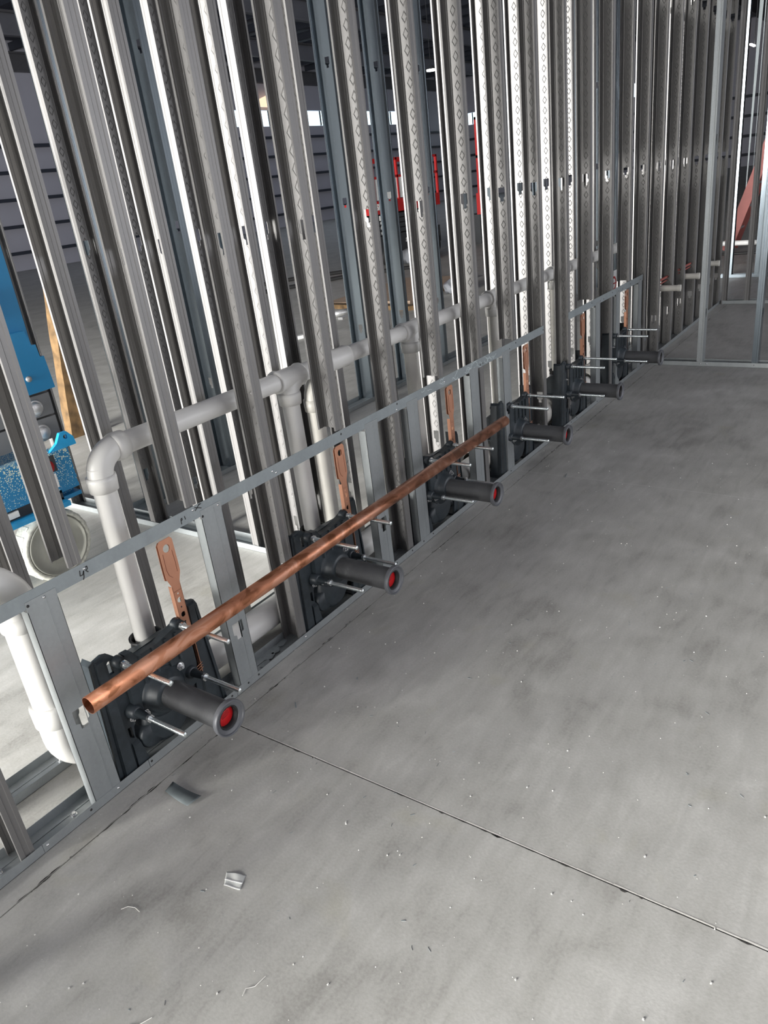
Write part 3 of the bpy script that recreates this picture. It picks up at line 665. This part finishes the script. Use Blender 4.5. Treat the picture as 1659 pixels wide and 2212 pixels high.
# faint print on the pipes (small dashes)
pk = MB(); random.seed(5)
def prints(x, z0, z1, y, r, ang):
    z = z0
    while z < z1:
        l = random.uniform(0.002, 0.006); a = ang + random.uniform(-0.03, 0.03)
        px, py = x + r * math.sin(a), y - r * math.cos(a)
        pk.hexa([(px - 0.0006, py - 0.0003, z), (px + 0.0006, py - 0.0003, z), (px + 0.0006, py, z), (px - 0.0006, py, z), (px - 0.0006, py - 0.0003, z + l), (px + 0.0006, py - 0.0003, z + l), (px + 0.0006, py, z + l), (px - 0.0006, py, z + l)])
        z += l + random.uniform(0.001, 0.006)
for dx in (0.0, 0.08, 0.16): prints(1.205, 0.55, 0.60, VY, vr + 0.0004, -0.35 + dx)
prints(2.993, 0.4, 0.86, VY, vr + 0.0004, -0.3)
vb(pk, 'printed_marks', M_INK)
# second riser with curved top standing behind
yr = 0.212; rr_ = 0.036
m = MB().tube(arc((2.370, yr, 0.83), 0.085, PI * 0.56, PI, 10, (1, 0, 0), (0, 0, 1)), rr_ + 0.004, 24)
ris = empty('riser_pipe', (2.285, yr, 0.1), 'cream plastic riser with curved top standing behind the second copper paddle', 'pipe')
def rb(m, name, mat=M_PVC):
    o = m.build(name, mat); o.parent = ris; o.matrix_parent_inverse = Matrix.Translation(-Vector(ris.location)); return o
rb(m, 'elbow', M_PVCD)
rb(MB().cyl((2.285, yr, 0.82), (2.285, yr, 0.02), rr_, 24), 'pipe', M_PVCD)
rb(MB().lathe((2.285, yr, 0.84), (0, 0, -1), [(0, rr_), (0, rr_ + 0.009), (0.05, rr_ + 0.007), (0.05, rr_)], 24), 'socket', M_PVCD)
rb(MB().lathe((2.285, yr, 0.25), (0, 0, -1), [(0, rr_), (0, rr_ + 0.009), (0.03, rr_ + 0.008), (0.05, rr_ + 0.006), (0.05, rr_)], 24), 'coupling')
# main drain along the floor
main = empty('drain_pipe', (0.84, 0.17, 0.0), 'large white drain pipe with elbow at the left edge, running low behind the carriers', 'pipe')
def mb_(m, name, mat=M_PVC):
    o = m.build(name, mat); o.parent = main; o.matrix_parent_inverse = Matrix.Translation(-Vector(main.location)); return o
R4 = 0.054; MX = 0.838
mb_(MB().cyl((MX, VY, 0.60), (MX, VY, 0.24), R4, 36), 'riser')
m = MB().tube([(0.2, VY, 0.765), (MX - 0.15, VY, 0.765)] + arc((MX - 0.13, VY, 0.635), 0.13, PI / 2, 0, 12, (1, 0, 0), (0, 0, 1)) + [(MX, VY, 0.60)], R4 + 0.006, 36)
m.lathe((MX, VY, 0.63), (0, 0, -1), [(0, R4), (0, R4 + 0.007), (0.045, R4 + 0.007), (0.05, R4)], 36); mb_(m, 'long_elbow')
mb_(MB().lathe((MX, VY, 0.315), (0, 0, -1), [(0, R4), (0, R4 + 0.010), (0.01, R4 + 0.012), (0.07, R4 + 0.011), (0.075, R4)], 36), 'coupling')
m = MB().tube([(MX, VY, 0.25)] + arc((MX + 0.10, VY, 0.19), 0.10, PI, PI * 1.5, 10, (1, 0, 0), (0, 0, 1)) + [(MX + 0.15, VY, 0.09)], R4 + 0.005, 36); mb_(m, 'bottom_elbow')
mb_(MB().cyl((MX + 0.14, VY, 0.085), (6.1, VY, 0.085), 0.056, 36), 'pipe')
for x in (2.66, 3.565, 4.47, 5.37):
    mb_(MB().lathe((x, VY, 0.11), (1, 0, 0), [(-0.05, 0.056), (-0.05, 0.085), (0.04, 0.088), (0.045, 0.094), (0.10, 0.094), (0.10, 0.06)], 36), 'hub', M_PVCD)
# stub outs
for i, (x, lab) in enumerate(((6.9, 'nearest'), (7.56, 'middle'), (8.37, 'farthest'))):
    s = empty('stub_pipe', (x, 0.05, 0.52), 'short dirty white pipe stub poking out of the far studs, %s of three' % lab, 'pipe', 'white stub pipes in the far wall')
    MB().cyl((0, 0.02, 0), (0, -0.15, 0), 0.026, 20).build('pipe', M_PVCD, s); MB().cyl((0, -0.13, 0), (0, -0.155, 0), 0.029, 20).build('cap', M_PVCD, s)
for i, (x, lab) in enumerate(((6.78, 'nearer'), (7.42, 'farther'))):
    o = MB().tube([(x, 0.05, 0.60), (x + 0.42, 0.05, 0.60)], 0.011, 10).tube([(x, 0.05, 0.57), (x + 0.42, 0.05, 0.57)], 0.006, 8).build('copper_line', M_ORED)
    tag(o, 'thin reddish pipe bar above a white stub between far studs, %s one' % lab, 'pipe', 'thin reddish pipe bars')

# ------------------------------------------------------------------ blue lift seen at the left
L = empty('scissor_lift', (1.6, 1.6, 0), 'blue and grey scissor lift with white-dusted wheel behind the studs at the left edge', 'lift')
def lb(m, name, mat, parent=None):
    o = m.build(name, mat)
    p = parent or L
    o.parent = p
    if p is L: o.matrix_parent_inverse = Matrix.Translation(-Vector(L.location))
    else: o.matrix_parent_inverse = p.matrix_world.inverted() if False else Matrix.Translation(-Vector(L.location)) @ Matrix()
    return o
m = MB().box((0.2, 1.50, 0.445), (1.885, 1.56, 0.645)).box((0.2, 1.56, 0.40), (1.885, 2.2, 0.60))
lb(m, 'chassis', M_SPECK)
lb(MB().plate([(1.78, 0.64), (1.93, 0.64), (1.925, 0.68), (1.895, 0.715), (1.86, 0.715), (1.83, 0.67)], [circ(1.885, 0.69, 0.012, 12)[::-1]], 0.02, lambda u, v, w_: (u, 1.49 + w_, v)), 'tow_lug', simple('bright_blue', (0.02, 0.38, 0.75), 0.4))
lb(MB().box((1.70, 1.496, 0.545), (1.80, 1.5, 0.625)), 'dark_decal', M_DKG)
lb(MB().lathe((1.755, 1.497, 0.575), (0, -1, 0), [(0, 0.034), (0.002, 0.034), (0.002, 0)], 24), 'red_oval_decal', M_SRED).scale = (1, 1, 1)
lb(MB().box((1.70, 1.496, 0.465), (1.785, 1.5, 0.535)), 'white_decal', M_WHITE)
lb(MB().box((0.3, 1.52, 0.39), (1.80, 1.58, 0.445)), 'lower_recess', M_DKG)
lb(MB().box((1.46, 1.5, 0.405), (1.555, 1.515, 0.435)), 'white_label', M_WHITE)
lb(MB().box((1.40, 1.47, 0.365), (1.80, 1.56, 0.39)), 'step', simple('step_blue', (0.02, 0.30, 0.60), 0.45))
for k in range(3): lb(MB().box((1.70, 1.52, 0.32 + 0.045 * k + 0.06), (1.90, 1.60, 0.34 + 0.045 * k + 0.06)), 'rib', M_BLUE)
WR = 0.182
for (wx, wy) in ((1.695, 1.50), (0.45, 1.50)):
    wl = MB().lathe((wx, wy + 0.02, WR), (0, -1, 0), [(-0.09, 0.10), (-0.09, WR - 0.01), (-0.075, WR), (0.0, WR), (0.010, WR - 0.006), (0.014, WR - 0.014), (0.014, WR - 0.024), (0.0, WR - 0.027)], 44)
    for k in range(22):
        a = 2 * PI * k / 22; wl.bar((wx + math.cos(a) * (WR - 0.001), wy + 0.02, WR + math.sin(a) * (WR - 0.001)), (wx + math.cos(a) * (WR - 0.001), wy + 0.09, WR + math.sin(a) * (WR - 0.001)), 0.02, 0.006, up=(math.cos(a), 0, math.sin(a)))
    wo = lb(wl, 'wheel', M_TIRE)
    disc = MB().lathe((wx, wy + 0.014, WR), (0, -1, 0), [(-0.004, WR - 0.026), (0.010, WR - 0.030), (0.010, WR - 0.036), (-0.004, WR - 0.046), (-0.004, 0.075), (0.006, 0.068), (0.006, 0.045), (-0.006, 0.038), (-0.006, 0.022), (0.008, 0.020), (0.008, 0)], 44)
    do = disc.build('wheel_disc', M_HUB); do.parent = wo
    do.matrix_parent_inverse = Matrix()
    bo = MB().cyl((wx, wy + 0.005, WR), (wx, wy - 0.008, WR), 0.008, 6).build('axle_bolt', M_DKG); bo.parent = wo
# scissor links and pins
for k, z in enumerate((0.73, 0.845, 0.96)):
    lb(MB().hexa([(0.3, 1.60, z - 0.05), (1.93, 1.60, z - 0.055), (1.93, 1.66, z - 0.055), (0.3, 1.66, z - 0.05), (0.3, 1.60, z + 0.05), (1.93, 1.60, z + 0.05), (1.93, 1.66, z + 0.05), (0.3, 1.66, z + 0.05)]), 'scissor_arm', M_LGREY)
for z in (0.715, 0.838):
    lb(MB().lathe((1.838, 1.602, z), (0, -1, 0), [(0, 0.042), (0.006, 0.042), (0.008, 0.036), (0.008, 0.030), (0.028, 0.028), (0.032, 0.024), (0.032, 0)], 24), 'pin', M_ALU)
lb(MB().plate([(1.60, 0.905), (1.955, 0.915), (1.945, 1.07), (1.925, 1.07), (1.92, 1.13), (1.90, 1.13), (1.885, 1.20), (1.60, 1.20)], [], 0.03, lambda u, v, w_: (u, 1.57 + w_, v)), 'bracket', M_BLUE)
lb(MB().box((1.70, 1.60, 1.13), (1.915, 1.65, 1.95)), 'mast', M_BLUE)
lb(MB().box((1.60, 1.56, 1.27), (1.80, 1.60, 1.40)), 'side_plate', simple('sky_blue', (0.02, 0.36, 0.72), 0.4))
lb(MB().lathe((1.835, 1.57, 0.985), (0, -1, 0), [(0, 0.014), (0.008, 0.014), (0.008, 0)], 12), 'pivot_bolt', M_ALU)
lb(MB().box((0.9, 1.68, 0.66), (1.6, 2.1, 1.10)), 'platform_stack', M_LGREY)

# ------------------------------------------------------------------ wooden post and floor clutter behind
p = MB(); random.seed(2)
base = Vector((3.31, 3.85, 0)); top = Vector((3.56, 3.87, 1.60)); prev = None; n = 14
for k in range(n + 1):
    c = base.lerp(top, k / n); wv = 0.055 + random.uniform(-0.004, 0.004); dv = 0.05 + random.uniform(-0.004, 0.004)
    q = [(c.x - wv, c.y - dv, c.z), (c.x + wv, c.y - dv, c.z), (c.x + wv, c.y + dv, c.z), (c.x - wv, c.y + dv, c.z)]
    if prev: p.hexa(prev + q)
    prev = q
o = p.build('timber_post', M_WOOD); tag(o, 'rough orange-brown timber post leaning behind the studs at the left', 'post')
o = MB().hexa([(3.43, 3.72, 0), (3.52, 3.72, 0), (3.52, 3.78, 0), (3.43, 3.78, 0), (3.44, 3.72, 0.22), (3.47, 3.72, 0.22), (3.47, 3.76, 0.22), (3.44, 3.76, 0.22)]).build('timber_block', M_WOOD)
tag(o, 'small wooden wedge at the foot of the leaning timber post', 'wood block')
def slab(name, mat, pts, z0, z1, label, cat, group=None):
    n = len(pts); m = MB().add([(x, y, z0) for x, y in pts] + [(x, y, z1) for x, y in pts], [tuple(range(n))[::-1], tuple(range(n, 2 * n))] + [(i, (i + 1) % n, n + (i + 1) % n, n + i) for i in range(n)])
    return tag(m.build(name, mat), label, cat, group)
slab('plywood_sheet', M_PLY, [(9.3, 4.3), (11.8, 4.5), (11.8, 6.0), (9.3, 5.9)], 0, 0.05, 'brown plywood sheet lying on the hall floor behind the corridor', 'board')
slab('timber_board', M_WOOD, [(8.8, 4.0), (8.95, 3.9), (9.25, 5.9), (9.1, 5.95)], 0, 0.06, 'narrow brown board on the floor beside the plywood sheet', 'board')
slab('light_board', M_WHITE, [(6.75, 4.55), (7.35, 4.35), (7.37, 4.42), (6.77, 4.62)], 0, 0.04, 'short bright white strip lying on the floor beyond the corridor', 'strip')
for i, (y, z, lab) in enumerate(((9.6, 0.03, 'farther'), (8.2, 0.03, 'nearer'))):
    o = MB().tube([(10.0, y + 0.6, z), (12.4, y - 0.3, z), (13.6, y - 1.4, z)], 0.045, 10).build('black_hose', M_RUB); tag(o, 'dark pipe lying on the hall floor, %s of two' % lab, 'pipe', 'dark pipes on the hall floor')
o = MB().lathe((8.30, 4.98, 0.05), (0.9, -0.42, 0), [(0, 0.02), (0, 0.045), (0.35, 0.045), (0.35, 0)], 18).build('metal_tube', M_ALU); tag(o, 'short shiny metal tube with open end on the hall floor', 'tube')
o = MB().box((8.2, 4.72, 0), (8.75, 4.80, 0.03)).build('metal_bar', M_ALU); tag(o, 'flat bright bar beside the shiny tube on the hall floor', 'bar')
# crumpled plastic bags by the red lift
for i, (bx, by, s, lab) in enumerate(((14.5, 7.4, 0.32, 'left'), (10.3, 4.05, 0.20, 'right'))):
    m = MB().sphere((bx, by, s * 0.45), s, 10, (1.4, 1.0, 0.62)); random.seed(i)
    m.v = [(x + random.uniform(-.06, .06) * s * 2, y + random.uniform(-.06, .06) * s * 2, max(0.0, z + random.uniform(-.06, .06) * s * 2)) for x, y, z in m.v]
    tag(m.build('plastic_bag', M_BAG), 'crumpled pale plastic bag on the hall floor, %s of two' % lab, 'bag', 'crumpled plastic bags')

# ------------------------------------------------------------------ red scissor lift in the hall
S = empty('scissor_lift', (15.3, 8.5, 0), 'red and black scissor lift standing in the dark hall behind the middle studs', 'lift')
def sb(m, name, mat, parent=None):
    o = m.build(name, mat, parent or S); return o
sb(MB().box((-1.35, -0.45, 0.25), (1.35, 0.45, 0.62)), 'chassis', M_DKG)
for x in (-1.0, 1.0):
    for y in (-0.45, 0.45): sb(MB().cyl((x, y - 0.07, 0.2), (x, y + 0.07, 0.2), 0.2, 24), 'wheel', M_RUB)
for k in range(4):
    z = 0.64 + 0.105 * k; sb(MB().box((-1.30, -0.42, z), (1.30, 0.42, z + 0.09)), 'scissor_arm', M_DKG)
    for x in (-1.1, 0, 1.1): sb(MB().cyl((x, -0.42, z + 0.045), (x, -0.45, z + 0.045), 0.035, 12), 'pin', M_LGREY)
pl = sb(MB().box((-1.35, -0.5, 1.08), (1.35, 0.5, 1.34)), 'platform', M_SRED)
text('brand_text', 'SKYJACK', 0.17, M_WHITE, (-1.0, -0.505, 1.22), (PI / 2, 0, 0), pl, 0.002, 0.25, 0.006)
text('brand_text', 'SKYJACK', 0.12, M_WHITE, (0.0, -0.46, 0.45), (PI / 2, 0, 0), S, 0.002, 0.25, 0.003)
text('model_text', 'SK', 0.2, M_WHITE, (-1.05, -0.46, 0.86), (PI / 2, 0, 0), S, 0.002, 0, 0.004)
sb(MB().box((-1.20, -0.47, 0.95), (-0.95, -0.46, 1.05)), 'label_plate', M_WHITE)
sb(MB().box((-1.32, -0.49, 1.36), (0.3, -0.47, 1.78)), 'guard_panel', M_WHITE)
for z in (1.80, 2.15):
    for y in (-0.48, 0.48): sb(MB().box((-1.34, y - 0.025, z - 0.025), (1.34, y + 0.025, z + 0.025)), 'guard_rail', M_SRED)
for x in (-1.32, -0.4, 0.5, 1.32):
    for y in (-0.48, 0.48): sb(MB().box((x - 0.025, y - 0.025, 1.34), (x + 0.025, y + 0.025, 2.17)), 'rail_post', M_SRED)
# red mast machine beside it
T = empty('boom_lift', (18.3, 8.0, 0), 'red upright lift frame right of the scissor lift between the studs', 'lift')
MB().box((-0.4, -0.4, 0.0), (0.4, 0.4, 0.7)).build('base', M_DKG, T)
MB().box((-0.35, -0.40, 0.7), (0.35, -0.3, 1.2)).box((-0.33, -0.4, 1.2), (-0.27, -0.34, 2.9)).box((0.27, -0.4, 1.2), (0.33, -0.34, 2.9)).box((-0.33, -0.4, 2.84), (0.33, -0.34, 2.9)).box((-0.33, -0.4, 2.0), (0.33, -0.34, 2.06)).build('frame', M_SRED, T)

# ------------------------------------------------------------------ small sign behind the corridor
sg = empty('safety_sign', (6.90, 0.50, 0.06), 'small white sign with red mark and green corner propped behind the sixth carrier', 'sign')
q = MB().box((-0.10, -0.006, 0.28), (0.14, 0.0, 0.62)).build('board', M_WHITE, sg)
MB().lathe((0.03, -0.0065, 0.51), (0, -1, 0), [(0, 0.045), (0.001, 0.045), (0.001, 0.065), (0, 0.065)], 28).box((-0.05, -0.008, 0.505), (0.11, -0.0065, 0.515)).build('red_mark', M_SRED, sg)
MB().box((-0.10, -0.0075, 0.32), (-0.01, -0.006, 0.42)).build('green_patch', M_GREEN, sg)
MB().box((-0.02, 0.0, -0.06), (0.04, 0.02, 0.6)).build('stake', M_WHITE, sg)

# ------------------------------------------------------------------ red step ladder at the right
Ld = empty('step_ladder', (13.6, 0.55, 0), 'red fibreglass step ladder leaning beyond the bright stud at the right edge', 'ladder')
def rail(a, b, w_=0.09): return MB().bar(a, b, w_, 0.03, up=(1, 0, 0)).build('rail', M_ORED, Ld)
a0, a1 = Vector((-0.25, 0.28, 0.05)), Vector((-0.25, -0.72, 3.1)); b0, b1 = Vector((0.25, 0.28, 0.05)), Vector((0.25, -0.72, 3.1))
rail(a0, a1, 0.15); rail(b0, b1, 0.15)
rail(Vector((-0.25, -1.2, 0.05)), Vector((-0.25, -0.80, 3.1))); rail(Vector((0.25, -1.2, 0.05)), Vector((0.25, -0.80, 3.1)))
for k in range(1, 9):
    p, q = a0.lerp(a1, k / 9.5), b0.lerp(b1, k / 9.5); MB().bar(p, q, 0.10, 0.03).build('tread', M_ALU, Ld)
MB().bar((-0.28, -0.76, 3.12), (0.28, -0.76, 3.12), 0.2, 0.06).build('top_cap', M_ORED, Ld)
# slotted dark column
sl = MB().plate([(-0.05, 0.0), (0.05, 0.0), (0.05, H), (-0.05, H)], [[(0.01, z), (0.01, z + 0.06), (0.035, z + 0.06), (0.035, z)] for z in [0.9 + 0.1 * k for k in range(30)]], 0.01, lambda u, v, w_: (w_, -u, v)).build('slotted_upright', M_STRAP)
sl.location = (15.2, 0.90, 0); tag(sl, 'dark upright with a row of slots beyond the right-hand studs', 'upright')
o = MB().cyl((12.2, 1.3, 0.30), (12.2, -1.6, 0.26), 0.035, 14).build('rail_pipe', M_WHITE); tag(o, 'level pale rail low down beyond the right-hand studs', 'pipe')
MB_ = MB().cyl((12.25, 0.25, 0.0), (12.25, 0.25, 0.27), 0.02, 10).build('support', M_DKG, o)
o = MB().cyl((12.9, 1.4, 0.06), (12.9, -1.6, 0.06), 0.02, 10).build('black_rail', M_RUB); tag(o, 'thin black rail lying below the pale rail at the right', 'rail')
# fluorescent strip seen through the right studs
o = MB().bar((22.0, 2.33, 3.70), (22.35, 2.30, 3.68), 0.05, 0.03).build('strip_lamp', M_LAMP); MB().cyl((22.3, 2.29, 3.72), (22.3, 2.29, 9.2), 0.01, 6).build('hanger', M_DKG, o); tag(o, 'small bright strip lamp high behind the right-hand studs', 'lamp')

# ------------------------------------------------------------------ debris on the near floor
def grid(fn, nu, nv, name, mat, th):
    m = MB(); m.add([fn(i / nu, k / nv) for k in range(nv + 1) for i in range(nu + 1)], [(k * (nu + 1) + i, k * (nu + 1) + i + 1, (k + 1) * (nu + 1) + i + 1, (k + 1) * (nu + 1) + i) for k in range(nv) for i in range(nu)], True)
    o = m.build(name, mat); sm = o.modifiers.new('s', 'SOLIDIFY'); sm.thickness = th; return o
def P(u, v):   # curved sheet-metal offcut
    a = Vector((0.970, -0.135)); b = Vector((0.972, -0.262)); c = Vector((0.925, -0.252)); d = Vector((0.933, -0.140))
    p = a.lerp(b, u).lerp(d.lerp(c, u), v); return (p.x, p.y, 0.002 + 0.006 * (2 * u - 1) ** 2 + 0.004 * (1 - v))
o = grid(P, 12, 2, 'metal_offcut', simple('offcut_steel', (0.16, 0.185, 0.19), 0.5, 0.3), 0.0008)
tag(o, 'curled grey sheet-metal offcut on the floor near the lower left', 'scrap')
def Q(u, v):
    a = Vector((0.787, -0.548)); b = Vector((0.797, -0.597)); c = Vector((0.838, -0.578)); d = Vector((0.820, -0.523))
    p = a.lerp(b, u).lerp(d.lerp(c, u), v); return (p.x, p.y, 0.0015 + 0.0025 * v * math.sin(PI * u) ** 2 + 0.0008 * math.sin(7 * u + 4 * v))
bag = grid(Q, 14, 14, 'zip_bag', simple('clear_plastic', (0.60, 0.61, 0.58), 0.2, 0, 0.06, 60), 0.0006)
tag(bag, 'small clear plastic zip bag lying on the floor at lower left', 'bag')
st = MB()
for v in (0.42, 0.02):
    for i in range(8): a, b = Q(i / 8, v), Q((i + 1) / 8, v); st.bar((a[0], a[1], a[2] + 0.001), (b[0], b[1], b[2] + 0.001), 0.003, 0.001)
st.build('zip_strip', M_WHITE, bag)
# scraps inside the track next to the first carrier
random.seed(11)
SCR = [(1.575, 0.035, 'nearest, left'), (1.62, 0.05, 'middle'), (1.66, 0.058, 'right'), (1.71, 0.068, 'farthest')]
for i, (x, y, lab) in enumerate(SCR):
    a = random.uniform(0, 1); pts = [(x + 0.03 * math.cos(a + t) * s, y + 0.016 * math.sin(a + t) * s) for t, s in ((0, 1), (1.4, 0.9), (2.6, 1.0), (3.9, 1.1), (5.2, 0.8))]
    slab('metal_chip', M_STRAP, pts, 0.006, 0.0075, 'flat dark sheet scrap lying in the floor track right of the first carrier, %s' % lab, 'scrap', 'sheet scraps in the floor track')
slab('glass_shard', M_SHINY, [(1.78, 0.195), (1.83, 0.19), (1.84, 0.215), (1.80, 0.225)], 0.001, 0.002, 'small shiny offcut on the slab between the two stud rows', 'scrap')
# countless crumbs and shavings
cr = MB(); random.seed(21)
for _ in range(520):
    x = random.uniform(0.1, 4.5) ** 1.0; y = -random.uniform(0.0, 1.0) ** 1.3 * 1.75
    s = random.choice((0.0006, 0.0008, 0.0010, 0.0013, 0.0020))
    cr.hexa([(x + dx * s * random.uniform(.5, 1.2), y + dy * s * random.uniform(.5, 1.2), z) for z in (0.0, s * 1.1) for dx, dy in ((-1, -1), (1, -1), (1, 1), (-1, 1))])
tag(cr.build('white_crumbs', M_DUST), 'tiny white crumbs and filings scattered over the near floor', 'debris', kind='stuff')
cd_ = MB(); random.seed(22)
for _ in range(160):
    x = random.uniform(0.2, 6.0); y = -random.uniform(0.02, 1.7); a = random.uniform(0, PI); l = random.uniform(0.003, 0.014); wv = random.uniform(0.0006, 0.002)
    dx, dy = math.cos(a) * l, math.sin(a) * l
    cd_.hexa([(x, y, 0), (x + dx, y + dy, 0), (x + dx + wv, y + dy + wv, 0), (x + wv, y + wv, 0), (x, y, .001), (x + dx, y + dy, .001), (x + dx + wv, y + dy + wv, .001), (x + wv, y + wv, .001)])
tag(cd_.build('dark_shavings', M_STRAP), 'small dark shavings and specks scattered over the near floor', 'debris', kind='stuff')
cu_ = MB()
for (pts) in ([(0.42, -0.62), (0.43, -0.64), (0.46, -0.655)], [(0.60, -0.36), (0.615, -0.37), (0.622, -0.39), (0.62, -0.41)], [(0.60, -0.80), (0.615, -0.795), (0.63, -0.81), (0.66, -0.815)]):
    cu_.tube([(x, y, 0.002) for x, y in pts], 0.0008, 6)
tag(cu_.build('curled_shaving', M_DUST), 'thin pale curled plastic shavings on the floor near the lower left corner', 'debris', kind='stuff')
for (x, y, l, a, lab) in ((1.43, -0.245, 0.03, 0.8, 'right of the joint below the second carrier'), (1.655, -0.345, 0.012, 0.4, 'farther out on the open floor'), (3.7, -0.32, 0.05, 0.2, 'on the shaded floor beyond the fourth carrier')):
    c = MB().bar((x, y, 0.002), (x + l * math.cos(a), y + l * math.sin(a), 0.004), 0.004, 0.0015).build('metal_sliver', M_STRAP); tag(c, 'thin dark metal sliver ' + lab, 'scrap', 'dark slivers on the floor')
